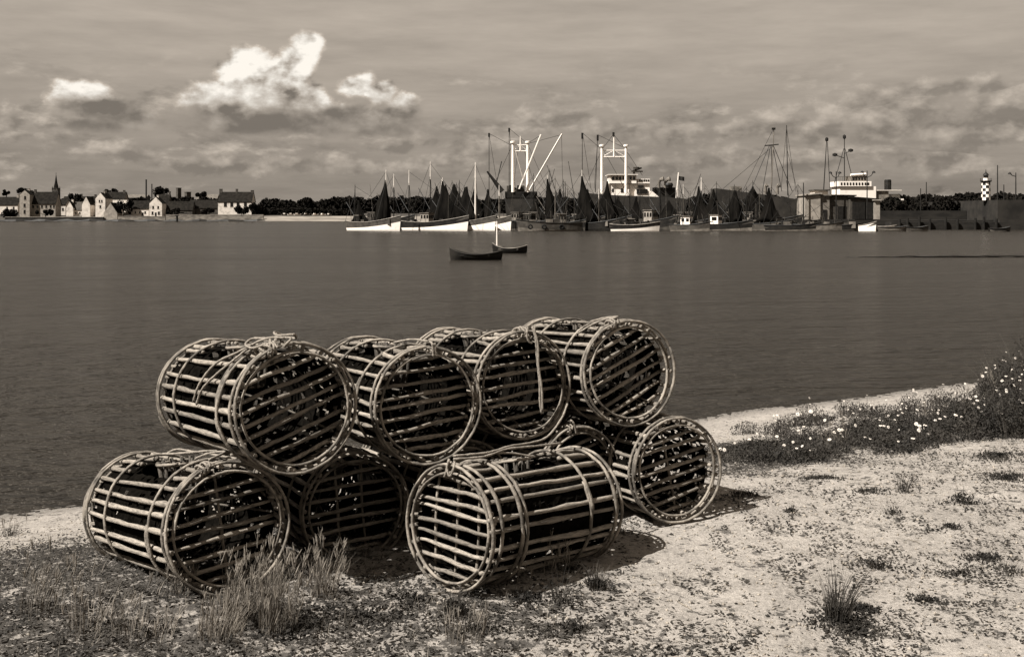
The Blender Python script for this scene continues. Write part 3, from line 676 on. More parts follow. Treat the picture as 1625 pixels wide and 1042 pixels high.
# blown feather-like flower heads above the sand
for (px, py, lb) in ((1262,688,'left of two white flower heads on bent stalks before the water'), (1283,684,'right of two white flower heads on bent stalks before the water')):
    x, y, z = gpt(px, py); h = .24; root = thing('leaning_flower', (x, y, z), lb, 'flower', 'white flowers leaning over the beach')
    MB().tube([(0,0,0),(.01,0,h*.6),(.03,0,h)], .002, 4).build('stalk', 'grass_dark', root)
    link('flower', PET, root, Matrix.Translation((.03, 0, h)) @ Matrix.Rotation(.9, 4, 'X') @ Matrix.Scale(1.5, 4))

q = random.Random(12)
for k, (px, py, L, lb) in enumerate(((1240, 868, .10, 'short grey stick lying on open sand'), (1085, 960, .14, 'bent grey twig low in the sand below the small end pot'), (1450, 860, .09, 'dark twig lying by the lower weed clumps'), (690, 945, .12, 'twig lying in the weed below the sunlit pot end'))):
    x, y, z = gpt(px, py); a = q.uniform(0, 3); pts = []
    for i in range(6):
        t = i/5-.5; X = x + math.cos(a)*L*t; Y = y + math.sin(a)*L*t + .01*math.sin(i*1.7); pts.append((X-x, Y-y, float(ground(X, Y)) - z + .004))
    o = MB().tube(pts, [.003,.004,.0045,.004,.0035,.002], 5).build('twig', 'slat'); o.location = (x, y, z); tag(o, lb, 'twig', 'twigs on the sand')
# ================================================================ far land
def terrain(name, xs, ys, zf, mat):
    XX, YY = np.meshgrid(xs, ys); ZZ = zf(XX, YY); w = len(xs); h = len(ys)
    v = np.stack([XX.ravel(), YY.ravel(), ZZ.ravel()], 1); i = np.arange(w-1)[None, :] + np.arange(h-1)[:, None]*w
    return struct(link(name, npmesh(name, v, np.stack([i, i+1, i+1+w, i+w], -1).reshape(-1, 4), mat, True)))
def land_z(X, Y):
    d = Y - 634 - 4*fbm(X*.02, Y*0+3); return np.clip(d*.28, -1, 3.2) + np.clip((d-14)*.03, 0, 6) + fbm(X*.03, Y*.03)*1.0*(d > 12)
terrain('far_land', np.linspace(-1500, 1700, 200), np.concatenate([np.linspace(622, 690, 24), np.linspace(720, 1700, 16)]), land_z, 'land')
def beach_z(X, Y):
    d = Y - 628; return np.clip(d*.20, -1, 3.0 + fbm(X*.05, Y*.05)*.4) + .05
terrain('far_beach', np.linspace(-150, 40, 60), np.linspace(618, 652, 16), beach_z, 'strand')

def wood(name, x0, x1, y0, y1, ztop, n, label, seed, size=1.3, zb=2.0, rs=1.0):
    """a wood seen from far off: leaf clumps in uneven crowns"""
    q = np.random.default_rng(seed); m_ = max(8, int((x1-x0)/(2.2*rs))); cx = q.uniform(x0, x1, m_); cy = q.uniform(y0, y1, m_)
    H = ztop(cx)*q.uniform(.84, 1.03, m_); Rr = q.uniform(3.5, 7, m_)*rs; k = q.integers(0, m_, n)
    a = q.normal(0, 1, (n, 3)); a /= np.linalg.norm(a, axis=1)[:, None]; a *= (q.random(n)**.4)[:, None]; a[:, 2] = np.sign(a[:, 2])*np.abs(a[:, 2])**.75
    hh = (H[k]-zb)/2; c = np.stack([cx[k] + a[:, 0]*Rr[k], cy[k] + a[:, 1]*Rr[k], zb + hh + a[:, 2]*hh], 1)
    d1 = q.normal(0, 1, (n, 3)); d1 /= np.linalg.norm(d1, axis=1)[:, None]; d2 = np.cross(d1, q.normal(0, 1, (n, 3))); d2 /= np.linalg.norm(d2, axis=1)[:, None]
    s = q.uniform(.5, 1, n)[:, None]*size
    return tag(link(name, npmesh(name, np.stack([c-d1*s, c+d2*s, c+d1*s, c-d2*s], 1).reshape(-1, 3), np.arange(4*n).reshape(n, 4), 'tree')), label, 'wood', kind='stuff')
hz = lambda py, Y: ZC + (HY-py)/FPX*Y
wood('shrub_bank', 84, 108, 256, 266, lambda x: hz(319, 260) + .9*np.sin(x*.9) + .7*np.sin(x*.37), 16000, 'dark shrubby bank behind the landing stage', 6, .42, 1.0, .25)
wood('pier_shrubs', 112, 150, 262, 275, lambda x: hz(313, 268) + .5*np.sin(x*.5), 12000, 'dark scrub on the pier behind the lighthouse', 7, .42, 3.0, .3)
wood('woodland', -165, 230, 700, 730, lambda x: hz(313, 715) + .8*np.sin(x*.05), 75000, 'low dark wood along the far shore behind the fishing boats', 1)
wood('woodland', 100, 760, 560, 600, lambda x: hz(309, 580) + .9*np.sin(x*.03), 110000, 'long dark wood behind the quay on the right', 2)
wood('woodland', -700, -330, 760, 790, lambda x: hz(316, 775) + 0*x, 20000, 'distant trees beyond the left edge of the village', 3)
wood('hedgerow', -178, -95, 655, 664, lambda x: hz(329, 660) + 0*x, 14000, 'dark hedge along the beach right of the big village house', 4, .8, 2.6)
wood('village_trees', -290, -170, 668, 700, lambda x: hz(313 , 680) + 5*fbm(x*.06, x*0), 26000, 'dark trees and shrubs filling the village behind the houses', 5, 1.0, 3)

def tree(px, Y, pyt, pyb, wpx, label, seed, trunk=True, n=1500, group='trees between the village houses'):
    x, y, zt = at(px, pyt, Y); zb = at(px, pyb, Y)[2]; W_ = wpx/FPX*Y/2; root = thing('village_tree', (x, y, zb), label, 'tree', group)
    q = np.random.default_rng(seed); H = zt - zb
    m_ = 9; cc = q.uniform(-1, 1, (m_, 3))*np.array([W_*.62, W_*.5, H*.28]) + np.array([0, 0, H*.62]); rr = q.uniform(.28, .5, m_)*min(W_, H*.6)
    k = q.integers(0, m_, n); a = q.normal(0, 1, (n, 3)); a /= np.linalg.norm(a, axis=1)[:, None]; a *= (q.random(n)**.4)[:, None]
    c = cc[k] + a*rr[k][:, None]; d1 = q.normal(0, 1, (n, 3)); d1 /= np.linalg.norm(d1, axis=1)[:, None]; d2 = np.cross(d1, q.normal(0, 1, (n, 3))); d2 /= np.linalg.norm(d2, axis=1)[:, None]
    s = q.uniform(.25, .6, n)[:, None]
    link('crown', npmesh('crown', np.stack([c-d1*s, c+d2*s, c+d1*s, c-d2*s], 1).reshape(-1, 3), np.arange(4*n).reshape(n, 4), 'tree'), root)
    mb = MB().tube([(0,0,-.3),(.1,0,H*.3),(0,.1,H*.7)], [.35,.28,.1], 7)
    for j in range(4): mb.tube([(0,0,H*.3), tuple(cc[j])], [.18,.06], 5)
    mb.build('trunk', 'trunk', root)
    return root

# ================================================================ village
def house(name, px0, px1, eave, base, ridge, Y, label, wall='white_wall', roof='slate', gable='end', depth=8.0, wins=(), chim=(), door=None, rz=0.0, over=.3):
    """gable 'end': ridge runs left-right; 'front': the gable faces the water"""
    x0, _, zb = at(px0, base, Y); x1, _, ze = at(px1, eave, Y); zr = at(px0, ridge, Y)[2]; cx = (x0+x1)/2; hw = abs(x1-x0)/2; zb -= 1.0
    root = thing(name, (cx, Y, zb), label, 'house' if 'church' not in name else 'church', 'houses of the village across the water', rz); e = ze-zb; r = zr-zb; D = depth
    mb = MB()
    if gable == 'end':
        mb.add([(-hw,0,0),(hw,0,0),(hw,D,0),(-hw,D,0),(-hw,0,e),(hw,0,e),(hw,D,e),(-hw,D,e),(-hw,D/2,r),(hw,D/2,r)],
               [(0,1,5,4),(1,2,6,9,5),(2,3,7,6),(3,0,4,8,7),(4,5,9,8),(6,7,8,9)])
        mb.build('wall', wall, root); t = .25
        rb = MB(); o = over; k = (r-e)/(D/2)
        rb.add([(-hw-o,-o,e-o*k+.05),(hw+o,-o,e-o*k+.05),(hw+o,D/2,r+.05),(-hw-o,D/2,r+.05),(-hw-o,D+o,e-o*k+.05),(hw+o,D+o,e-o*k+.05),
                (-hw-o,-o,e-o*k+t+.05),(hw+o,-o,e-o*k+t+.05),(hw+o,D/2,r+t+.05),(-hw-o,D/2,r+t+.05),(-hw-o,D+o,e-o*k+t+.05),(hw+o,D+o,e-o*k+t+.05)],
               [(0,1,7,6),(6,7,8,9),(9,8,11,10),(4,10,11,5),(0,6,9,3),(3,9,10,4),(1,2,8,7),(2,5,11,8),(0,3,2,1),(3,4,5,2)])
    else:
        mb.add([(-hw,0,0),(hw,0,0),(hw,D,0),(-hw,D,0),(-hw,0,e),(hw,0,e),(hw,D,e),(-hw,D,e),(0,0,r),(0,D,r)],
               [(0,1,5,8,4),(1,2,6,5),(2,3,7,9,6),(3,0,4,7),(5,6,9,8),(7,4,8,9)])
        mb.build('wall', wall, root); t = .2
        rb = MB(); o = .12; s = o*(r-e)/hw
        rb.add([(-hw-o,-.0+.25,e-s+.05),(0,.25,r+.05),(hw+o,.25,e-s+.05),(-hw-o,D,e-s+.05),(0,D,r+.05),(hw+o,D,e-s+.05),
                (-hw-o,.25,e-s+t+.05),(0,.25,r+t+.05),(hw+o,.25,e-s+t+.05),(-hw-o,D,e-s+t+.05),(0,D,r+t+.05),(hw+o,D,e-s+t+.05)],
               [(6,7,10,9),(7,8,11,10),(0,1,7,6),(1,2,8,7),(3,9,10,4),(4,10,11,5),(0,6,9,3),(2,5,11,8),(0,3,4,1),(1,4,5,2)])
    ro = rb.build('roof', roof, root)
    for (fx, ztop, w_, h_) in chim:                   # fraction along, top px row, width m
        zt = at(0, ztop, Y)[2] - zb; X = -hw + 2*hw*fx; zc0 = (r if gable == 'end' else e) - .8
        MB().box(X-w_/2, X+w_/2, D/2-.5, D/2+.5, zc0, zt).box(X-w_/2-.1, X+w_/2+.1, D/2-.6, D/2+.6, zt, zt+.2).build('chimney', h_, ro)
    for (fx, pyc, w_, h_) in wins:
        zc_ = at(0, pyc, Y)[2] - zb; X = -hw + 2*hw*fx
        wn = MB().box(X-w_/2, X+w_/2, -.06, .02, zc_-h_/2, zc_+h_/2).build('window', 'glass', root)
        MB().box(X-w_/2-.15, X+w_/2+.15, -.14, .01, zc_-h_/2-.2, zc_-h_/2-.02).build('sill', 'pale_wall', wn)
    if door:
        X = -hw + 2*hw*door; MB().box(X-.55, X+.55, -.08, .02, .9, 3.2).build('door', 'dark_paint', root)
    return root
H_ = house
H_('cottage', -14, 28, 325, 337, 313, 652, 'white cottage cut by the left edge of the photo', wins=((.6,330,1,1.4),(.85,330,1,1.4)), chim=((.9,309,1.2,'pale_wall'),))
H_('gabled_house', 31, 47, 309, 343, 302, 640, 'tall pale stone gable end at the left with windows on three floors', 'pale_wall', gable='front', depth=11, wins=((.55,314,1.2,2.2),(.5,326,1.2,2.2),(.5,336,1.2,2.2)), chim=((.5,299,1.4,'pale_wall'),))
H_('long_house', 47.5, 88, 323, 343, 305, 643, 'long house with a steep dark roof joined to the tall left gable', 'pale_wall', wins=((.13,328,1.1,1.6),(.3,328,1.1,1.6),(.47,328,1.1,1.6),(.64,328,1.1,1.6),(.81,328,1.1,1.6),(.94,328,1,1.6)), chim=((.1,301,1.2,'grey_wall'),(.97,309,1,'grey_wall')))
H_('cottage', 90, 104, 325, 342, 317, 655, 'small white house with two windows right of the long dark roof', wins=((.3,332,1,1.6),(.7,332,1,1.6)))
H_('cottage', 105, 116, 330, 343, 320, 645, 'narrow white gable beside the low white cottage', gable='front', depth=9, chim=((.5,317,1,'white_wall'),))
H_('cottage', 116, 131, 333, 343, 321, 647, 'low white cottage with a pale roof between two gables', roof='grey_wall', wins=((.3,338,.9,1.1),(.7,338,.9,1.1)))
H_('gabled_house', 130, 143, 325, 343, 312, 641, 'plain tall white gable without windows', gable='front', depth=12)
H_('long_house', 142, 153, 322, 342, 312, 648, 'dark roofed house between the two tall white gables', 'pale_wall', chim=((.5,309,1,'grey_wall'),))
H_('gabled_house', 151.5, 167, 315, 342, 306, 640, 'tall white gable with two rows of windows', gable='front', depth=12, wins=((.4,319,.8,1.3),(.65,319,.8,1.3),(.5,328,1,1.6)), chim=((.5,303,1.1,'pale_wall'),))
H_('long_house', 161, 197, 318, 338, 305, 668, 'long dark slate roof behind the tall gables', 'pale_wall', chim=((.1,302,1.2,'grey_wall'),(.9,302,1.2,'grey_wall')))
H_('low_shed', 176, 201, 323, 334, 318, 655, 'low shed with a pale sunlit roof', roof='pale_wall')
H_('boat_shed', 164.5, 186, 338, 350.6, 322, 636, 'grey steep gable standing at the water edge', 'pale_wall', gable='front', depth=9)
H_('cottage', 208, 236, 331, 343, 319, 646, 'white cottage with dark roof left of the two storey white house', wins=((.25,337,.9,1.3),(.5,337,.9,1.3),(.8,337,.9,1.3)), door=.65)
H_('long_house', 200, 232, 314, 330, 309, 690, 'pale roofed long house on the rise behind the cottages', 'grey_wall', roof='pale_roof')
H_('white_house', 237, 257, 323, 343, 313, 643, 'bright two storey white house near the middle of the village', gable='front', wins=((.3,329,1.0,1.6),(.7,329,1.0,1.6),(.25,338,1.1,1.8),(.75,338,1.1,1.8)), door=.5, chim=((.5,310,1,'white_wall'),))
H_('long_house', 247, 267, 322, 334, 309, 660, 'dark roof peeking over the bright white house', 'grey_wall', chim=((.95,304,1,'grey_wall'),))
H_('stone_barn', 262, 305, 333, 344, 320, 650, 'dark stone barn with a long low roof', 'grey_wall', wins=((.6,338,3,1.0),))
H_('stone_barn', 300, 346, 330, 344, 318, 655, 'second dark barn beside the big white house', 'grey_wall')
H_('factory', 268, 302, 320, 332, 313, 700, 'dark works building carrying two stubby chimneys', 'grey_wall')
H_('big_house', 346, 399, 320, 338, 305, 650, 'big white house with dark roof and four windows at the right end of the village', wins=((.22,324.5,1.8,2.6),(.41,324.5,1.8,2.6),(.60,324.5,1.8,2.6),(.82,324.5,1.8,2.6)), chim=((.02,300,1.8,'grey_wall'),(.5,300,1.2,'grey_wall'),(.97,302,1.8,'grey_wall')), depth=10)
H_('long_house', 312, 344, 316, 330, 309, 720, 'grey roofed house behind the dark barns', 'grey_wall', roof='pale_roof', chim=((.2,305,1.2,'grey_wall'),))
H_('long_house', 99, 132, 319, 330, 312, 700, 'grey roofs in the second row behind the small cottages', 'grey_wall', chim=((.3,308,1,'grey_wall'),(.8,308,1,'grey_wall')))
# church
x, y, z = at(89, 318, 720); root = thing('church', (x, y, 3), 'dark pointed church spire rising above the roofs at the left', 'church')
s_ = 720/FPX
MB().box(-2.0, 2.0, -2.0, 2.0, 0, (HY-300)*s_).build('tower', 'grey_wall', root)
zt = (HY-300)*s_; sp_ = MB().lathe([(2.3, zt), (1.7, zt+.9), (.9, zt+4.4), (.12, (HY-277)*s_)], 8).build('spire', 'slate', root)
MB().tube([(0,0,(HY-277)*s_-.2),(0,0,(HY-274)*s_)], .1, 4).tube([(-.5,0,(HY-275.2)*s_),(.5,0,(HY-275.2)*s_)], .08, 4).build('cross', 'black', sp_)
for sx in (-1, 1):
    for sy in (-1, 1): MB().lathe([(.4, zt-.4), (.36, zt+.5), (.05, zt+1.9)], 6, (sx*1.75, sy*1.75, 0)).build('pinnacle', 'slate', root)
MB().add([(2.7,-4,0),(20,-4,0),(20,4,0),(2.7,4,0),(2.7,-4,7),(20,-4,7),(20,4,7),(2.7,4,7),(2.7,0,11.5),(20,0,11.5)], [(0,1,5,4),(1,2,6,9,5),(2,3,7,6),(3,0,4,8,7),(4,5,9,8),(6,7,8,9)]).build('nave', 'slate', root)
for sx in (-.9, .9): MB().box(sx-.35, sx+.35, -2.08, -1.95, zt-5, zt-1.6).build('belfry_opening', 'black', root)
# works chimneys
def chimney(px, top, base, wpx, label, sq=False, name='works_chimney'):
    x, y, zt = at(px, top, 690); zb = at(px, base, 690)[2]; r = wpx/FPX*690/2; root = thing(name, (x, y, zb), label, 'chimney', 'chimneys of the works')
    n = 4 if sq else 12
    MB().lathe([(r*1.15 if not sq else r*1.35, 0), (r if not sq else r*1.3, zt-zb-.4)], n).build('shaft', 'grey_wall' if sq else 'black', root)
    MB().lathe([((1.3 if not sq else 1.45)*r, zt-zb-.4), ((1.3 if not sq else 1.45)*r, zt-zb)], n).build('cap', 'grey_wall' if sq else 'black', root)
chimney(232, 285, 325, 2.2, 'tall thin black works chimney in the village')
chimney(241, 292, 325, 1.6, 'shorter thin black chimney just right of the tall one')
chimney(283.5, 298, 330, 6.5, 'stubby square chimney, the taller of the two', True)
chimney(298, 304.5, 330, 8, 'stubby square chimney, broad and lower, right of the taller', True)
for a in ((15, 640, 331, 351, 34, 'dark round tree at the water edge below the left cottage'), (10, 660, 300, 314, 10, 'small dark tree top at the left edge'), (72, 638, 333, 345, 32, 'dark bushes in front of the long house'),
          (36, 700, 299, 318, 26, 'dark tree behind the tall left gable'), (196, 642, 318, 343, 34, 'big dark tree between grey gable and white cottage'), (258, 676, 297, 320, 28, 'round dark tree crown above the roofs'),
          (222, 652, 312, 332, 18, 'tree behind the white cottage'), (275, 640, 331, 344, 26, 'bush right of the bright white house'), (330, 641, 331, 344, 30, 'bushes in front of the dark barns'), (383, 641, 328, 344, 32, 'bushy tree before the big house, at its right'),
          (405, 650, 322, 344, 24, 'dark tree right of the big house'), (120, 700, 308, 322, 24, 'dark tree between the church and the tall gables'), (180, 705, 300, 315, 36, 'dark trees topping the long slate roof'), (318, 705, 306, 320, 24, 'tree behind the grey roofed house')):
    tree(a[0], a[1], a[2], a[3], a[4], a[5], int(a[0]*7))
# sea wall built of coursed blocks, in three lengths
def sea_wall(px0, px1, top, Y, label, mat='sea_wall'):
    x0 = (px0-CX)/FPX*Y; x1 = (px1-CX)/FPX*Y; zt = at(0, top, Y)[2]; root = thing('sea_wall', ((x0+x1)/2, Y, -.3), label, 'wall', 'sea walls of the village'); hw = (x1-x0)/2
    MB().box(-hw, hw, 0, 1.6, 0, zt).build('masonry', mat, root)
    n = int(2*hw/3.2); 
    for i in range(n):
        X = -hw + (i+.5)*2*hw/n; MB().box(X-hw/n+.06, X+hw/n-.06, -.12, 1.75, zt, zt+.28).build('coping_stone', 'pale_wall', root)
sea_wall(8, 164, 344, 634, 'low sea wall below the left houses', 'quay_light'); sea_wall(187, 262, 343, 633.5, 'sea wall in front of the white cottages'); sea_wall(263, 418, 340.5, 633, 'long pale sea wall at the right end of the village')
struct(MB().tube([(-330+i*4.3, 630.2 + .8*math.sin(i*1.3), .1 + .25*math.sin(i*2.1)) for i in range(44)], [.9 + .45*math.sin(i*1.7) for i in range(44)], 7).build('shore_rocks', 'mud'))
x, y, z = at(281, 351, 560); root = thing('mooring_post', (x, y, -1), 'dark post standing in the water before the village sea wall', 'post')
MB().tube([(0,0,0),(0,0,1+ (351-343)*0 + 3.2)], .55, 8).build('post', 'black', root); MB().box(-.9,.9,-.9,.9,4.1,4.6).build('cap', 'black', root)
# beach huts / parked things on the beach seen as pale specks
for i, px in enumerate((452, 462, 472, 486, 500, 512, 522)):
    x, y, z = at(px, 343, 648); zb = float(land_z(np.array([x]), np.array([y]))[0]); root = thing('beached_boat', (x, y, zb+.1), ['small pale boat drawn up on the far beach below the wood'][0], 'boat', 'small boats drawn up on the far beach', .2*i)
    MB().add([(-2.6,0,.9),(-1.8,-.8,.8),(1.8,-.8,.8),(2.6,0,.95),(1.8,.8,.8),(-1.8,.8,.8),(-1.8,-.4,0),(1.8,-.4,0),(1.8,.4,0),(-1.8,.4,0)], [(0,1,6),(1,2,7,6),(2,3,7),(3,4,8),(3,8,7),(4,5,9,8),(5,0,9),(0,6,9),(6,7,8,9)]).build('hull', 'white' if i % 3 else 'light_grey', root)
    MB().box(-1, .2, -.5, .5, .8, 1.5).build('cover', 'white_wall', root)

# ================================================================ boats
def hull_ring(t, L, B, fb_b, fb_m, fb_s):
    """half breadth and sheer height at station t (0 stern, 1 bow)"""
    b = B/2*(1 - max(0, (t-.45)/.55)**2.2)*(1 - .30*max(0, (.25-t)/.25)**1.5)
    z = fb_m + (fb_b-fb_m)*max(0, (t-.35)/.65)**2 + (fb_s-fb_m)*max(0, (.35-t)/.35)**2
    return max(b, .03), z
def hull(root, L, B, fb, top, bottom, rail, split=.55, rake=.025, deck=True):
    fb_b, fb_m, fb_s = fb; n = 14; rings = []
    for i in range(n+1):
        t = i/n; b, z = hull_ring(t, L, B, *fb); xx = (t-.5)*L
        lv = []
        for k, (fz, fbm_) in enumerate(((1, 1), (split*(.45+.55*t), .96), (.10, .93), (-.25, .8))):
            zz = z*fz if fz > 0 else -.5; xr = xx + (rake*L*(fz-.1) if t > .7 else 0)*((t-.7)/.3 if t > .7 else 0) - (.03*L*(fz)*(.2-t)/.2 if t < .2 else 0)
            lv.append((xr, b*fbm_*(1 if t < .93 else 1), zz))
        rings.append(lv)
    def strip(ks, name, mat, off=0):
        mb = MB(); 
        for s in (1, -1):
            k0 = len(mb.v)
            for r in rings:
                for k in ks: x, y, z = r[k]; mb.v.append((x, s*(y+off), z))
            m_ = len(ks)
            for i in range(n):
                for k in range(m_-1):
                    a = k0+i*m_+k; q = (a, a+1, a+1+m_, a+m_); mb.f.append(q if s > 0 else q[::-1])
        a = [(rings[0][k][0], rings[0][k][1], rings[0][k][2]) for k in ks]; mb.add(a + [(x, -y, z) for x, y, z in a[::-1]], [tuple(range(2*len(ks)))])
        return mb.build(name, mat, root)
    strip((0, 1), 'topsides', top); strip((1, 2, 3), 'lower_hull', bottom)
    mb = MB()
    for s in (1, -1): mb.tube([(r[0][0], s*r[0][1], r[0][2]+.03) for r in rings], .09, 5)
    mb.build('rail', rail, root)
    if deck:
        mb = MB(); k0 = 0
        for r in rings: x, y, z = r[0]; mb.v += [(x, y*.97, z-.55), (x, -y*.97, z-.55)]
        mb.f = [(2*i, 2*i+1, 2*i+3, 2*i+2) for i in range(n)]; mb.build('deck', 'deckwood', root)
        mb = MB()
        for s in (1, -1):
            k0 = len(mb.v)
            for r in rings: x, y, z = r[0]; mb.v += [(x, s*y*.965, z), (x, s*y*.965, z-.56)]
            mb.f += [(k0+2*i, k0+2*i+1, k0+2*i+3, k0+2*i+2) for i in range(n)]
        mb.build('bulwark', 'grey_paint', root)
    return rings
def cabin(root, x, z, l, b, h, mat, wins=3, roofm='light_grey', name='wheelhouse'):
    c = MB().add([(x-l/2,-b/2,z),(x+l/2,-b/2,z),(x+l/2,b/2,z),(x-l/2,b/2,z),(x-l/2,-b/2*.94,z+h),(x+l/2*.92,-b/2*.94,z+h),(x+l/2*.92,b/2*.94,z+h),(x-l/2,b/2*.94,z+h)],
         [(0,3,2,1),(4,5,6,7),(0,1,5,4),(1,2,6,5),(2,3,7,6),(3,0,4,7)]).build(name, mat, root)
    MB().box(x-l/2-.15, x+l/2+.1, -b/2-.12, b/2+.12, z+h+.003, z+h+.14).build('cabin_roof', roofm, c)
    for s in (-1, 1):
        for i in range(wins):
            X = x - l/2 + (i+.5)*l/wins; MB().box(X-l/wins*.3, X+l/wins*.3, s*(b/2*.96)-.035, s*(b/2*.96)+.035, z+h*.55, z+h*.85).build('window', 'glass', c)
    for i in (-1, 0, 1):
        MB().box(x+l/2*.945-.03, x+l/2*.945+.06, i*b*.3-b*.11, i*b*.3+b*.11, z+h*.55, z+h*.85).build('window', 'glass', c)
    return c
def net(root, x, z0, z1, wa, wb, seed, thick=.7, name='hanging_net'):
    """brown nets hoisted to dry: a skirt of cloth falling in folds from the masthead"""
    q = random.Random(seed); n = 34; m_ = 12; mb = MB(); ph = q.uniform(0, 6)
    for i in range(m_+1):
        t = i/m_; e = t**1.35
        for j in range(n):
            a = 2*math.pi*j/n; ca, sa = math.cos(a), math.sin(a); f_ = 1 + .20*math.sin(7*t+ph) * t + .12*math.sin(2*a+5*t+ph*3)*t + .14*math.sin(5*a+ph+t*2)*t + .10*math.sin(11*a+ph*2)
            rx = (.16 + 1.2*(wb if ca > 0 else wa)*e)*f_; ry = (.14 + thick*e)*f_
            sag = .35*math.sin(3*a+ph)*t
            mb.v.append((x + rx*ca, ry*sa, z1 + (z0-z1)*t + sag*(1 if i < m_ else 1.6)))
    for i in range(m_):
        for j in range(n): mb.f.append((i*n+j, i*n+(j+1)%n, (i+1)*n+(j+1)%n, (i+1)*n+j))
    mb.f.append(tuple(range(n-1, -1, -1))); mb.f.append(tuple(m_*n+j for j in range(n)))
    return mb.build(name, 'net', root, True)
K = 222/FPX
def mast(root, x, z0, z1, mat='dark_paint', tip='white', r=.13, y=0, frac=.72, name='mast'):
    zt = z0 + (z1-z0)*frac; o = MB().tube([(x,y,z0),(x,y,zt)], [r, r*.75], 8).build(name, mat, root)
    MB().tube([(x,y,zt),(x,y,z1)], [r*.70, r*.35], 8).build('topmast', tip, o)
    return o
def stays(root, segs, r=.04, name='rigging'):
    mb = MB()
    for a, b in segs: mb.tube([a, b], r, 3, False)
    return mb.build(name, 'black', root)
def fender(root, x, y, z):
    mb = MB(); n = 12; k = 6
    for i in range(n):
        for j in range(k):
            a = 2*math.pi*i/n; b = 2*math.pi*j/k; r = .38 + .14*math.cos(b); mb.v.append((x + r*math.cos(a), y + .13*math.sin(b), z + r*math.sin(a)))
    for i in range(n):
        for j in range(k): mb.f.append((i*k+j, i*k+(j+1)%k, ((i+1)%n)*k+(j+1)%k, ((i+1)%n)*k+j))
    mb.build('tyre_fender', 'rubber', root, True)
def trawler(bow_px, Y, L, ang, label, top='light_grey', bottom='white', masts=(), nets=(), cab=None, fb=(3.1,1.7,2.0), B=4.4, flip=False, rails=None, tyre=False, name='fishing_boat', group='fishing boats moored in the harbour', clutter=True, gallows=True):
    """bow_px: photo column of the bow; ang: how far the bow swings towards the viewer; flip: bow to the left"""
    sgn = -1 if flip else 1
    xb = (bow_px-CX)/FPX*Y; cx = xb - sgn*math.cos(R_(ang))*L*.54; cy = Y + math.sin(R_(ang))*L*.5
    rz = -R_(ang) if not flip else math.pi + R_(ang)
    root = thing(name, (cx, cy, 0), label, 'fishing boat', group, rz); rails = rails or ('dull_white' if bottom == 'white' else 'dark_paint'); hull(root, L, B, fb, top, bottom, rails, .62 if bottom == 'white' else .34)
    z0 = fb[1]-.5; q = random.Random(int(bow_px))
    if cab: cabin(root, cab[0]*L, z0, cab[1], cab[2], cab[3], cab[4], cab[5] if len(cab) > 5 else 3)
    segs = []
    for mm in masts:                                    # (fraction along from centre, top px row, colour, tip)
        x = mm[0]*L; zt = ZC - (mm[1]-HY)/FPX*cy; mast(root, x, z0, zt, mm[2], mm[3], mm[4] if len(mm) > 4 else .13)
        segs += [((x,0,zt-.4),(L*.53,0,fb[0])), ((x,0,zt-.4),(-L*.47,0,fb[2])), ((x,0,zt*.8),(x-.8,B/2,fb[1])), ((x,0,zt*.8),(x-.8,-B/2,fb[1]))]
        if zt > 6:
            MB().tube([(x,0,zt*.3),(x-sgn*0-L*.22,.4,zt*.62)], .08, 6).build('boom', 'deckwood' if mm[2] == 'white' else 'dark_paint', root)
    if segs: stays(root, segs)
    for nn in nets: net(root, nn[0]*L, nn[5] if len(nn) > 5 else 1.9, ZC - (nn[1]-HY)/FPX*cy, nn[2], nn[3], int(bow_px)+int(nn[0]*100), nn[4])
    if clutter:
        for j in range(5):
            x = q.uniform(-.42, .36)*L; s = q.uniform(.3, .7); y = q.uniform(-.25,.25)*B
            MB().box(x-s, x+s, y-s*.6, y+s*.6, z0, z0+s*1.3+.45).build('deck_box', q.choice(('deckwood','dark_paint','grey_paint','dark_paint','light_grey')), root)
        for j in range(6):
            x = q.uniform(-.45, .4)*L; y = q.uniform(-.35,.35)*B; h_ = q.uniform(1.2, 3.4) if j > 1 or Y < 215 else q.uniform(4.5, 8.5)
            MB().tube([(x,y,z0),(x+q.uniform(-.8,.8)*(1 if h_ < 4 else 2),y,z0+h_)], .05, 4).build('spar', q.choice(('dark_paint','deckwood','grey_paint')), root)
        for j in range(2):
            x = q.uniform(-.4, .3)*L; a = q.uniform(.6, 1.3); net(root, x, z0, z0+q.uniform(.9, 1.6), a, a, int(bow_px)*3+j, .7, 'heaped_net')
        MB().tube([(L*.28,-.6,z0+.5),(L*.28,.6,z0+.5)], .38, 10).tube([(L*.28,-.8,z0),(L*.28,-.8,z0+.8)], .09, 5).tube([(L*.28,.8,z0),(L*.28,.8,z0+.8)], .09, 5).build('winch', 'black', root)
    if gallows:
        for s in (-1, 1):
            MB().tube([(-L*.3,s*B*.42,fb[1]-.1),(-L*.3,s*B*.40,fb[1]+1.7),(-L*.3+1.2,s*B*.40,fb[1]+1.7),(-L*.3+1.2,s*B*.42,fb[1]-.1)], .07, 5).build('gallows', 'black', root)
    if tyre:
        for x in (-.18, .1, .32): fender(root, x*L, (B/2+.14)*(1 if flip else -1), fb[1]*.55)
    return root
T = trawler
T(638, 217, 14, 38, 'bright white hulled fishing boat at the left end of the fleet, nets on its mast', 'grey_paint', 'white', masts=((.22,270,'white','white'),(-.43,292,'dark_paint','dark_paint')), nets=((.21,286,3.4,1.3,.9),(-.35,318,1.2,1.6,.6)), cab=(-.33,1.6,1.7,1.9,'dark_paint',2))
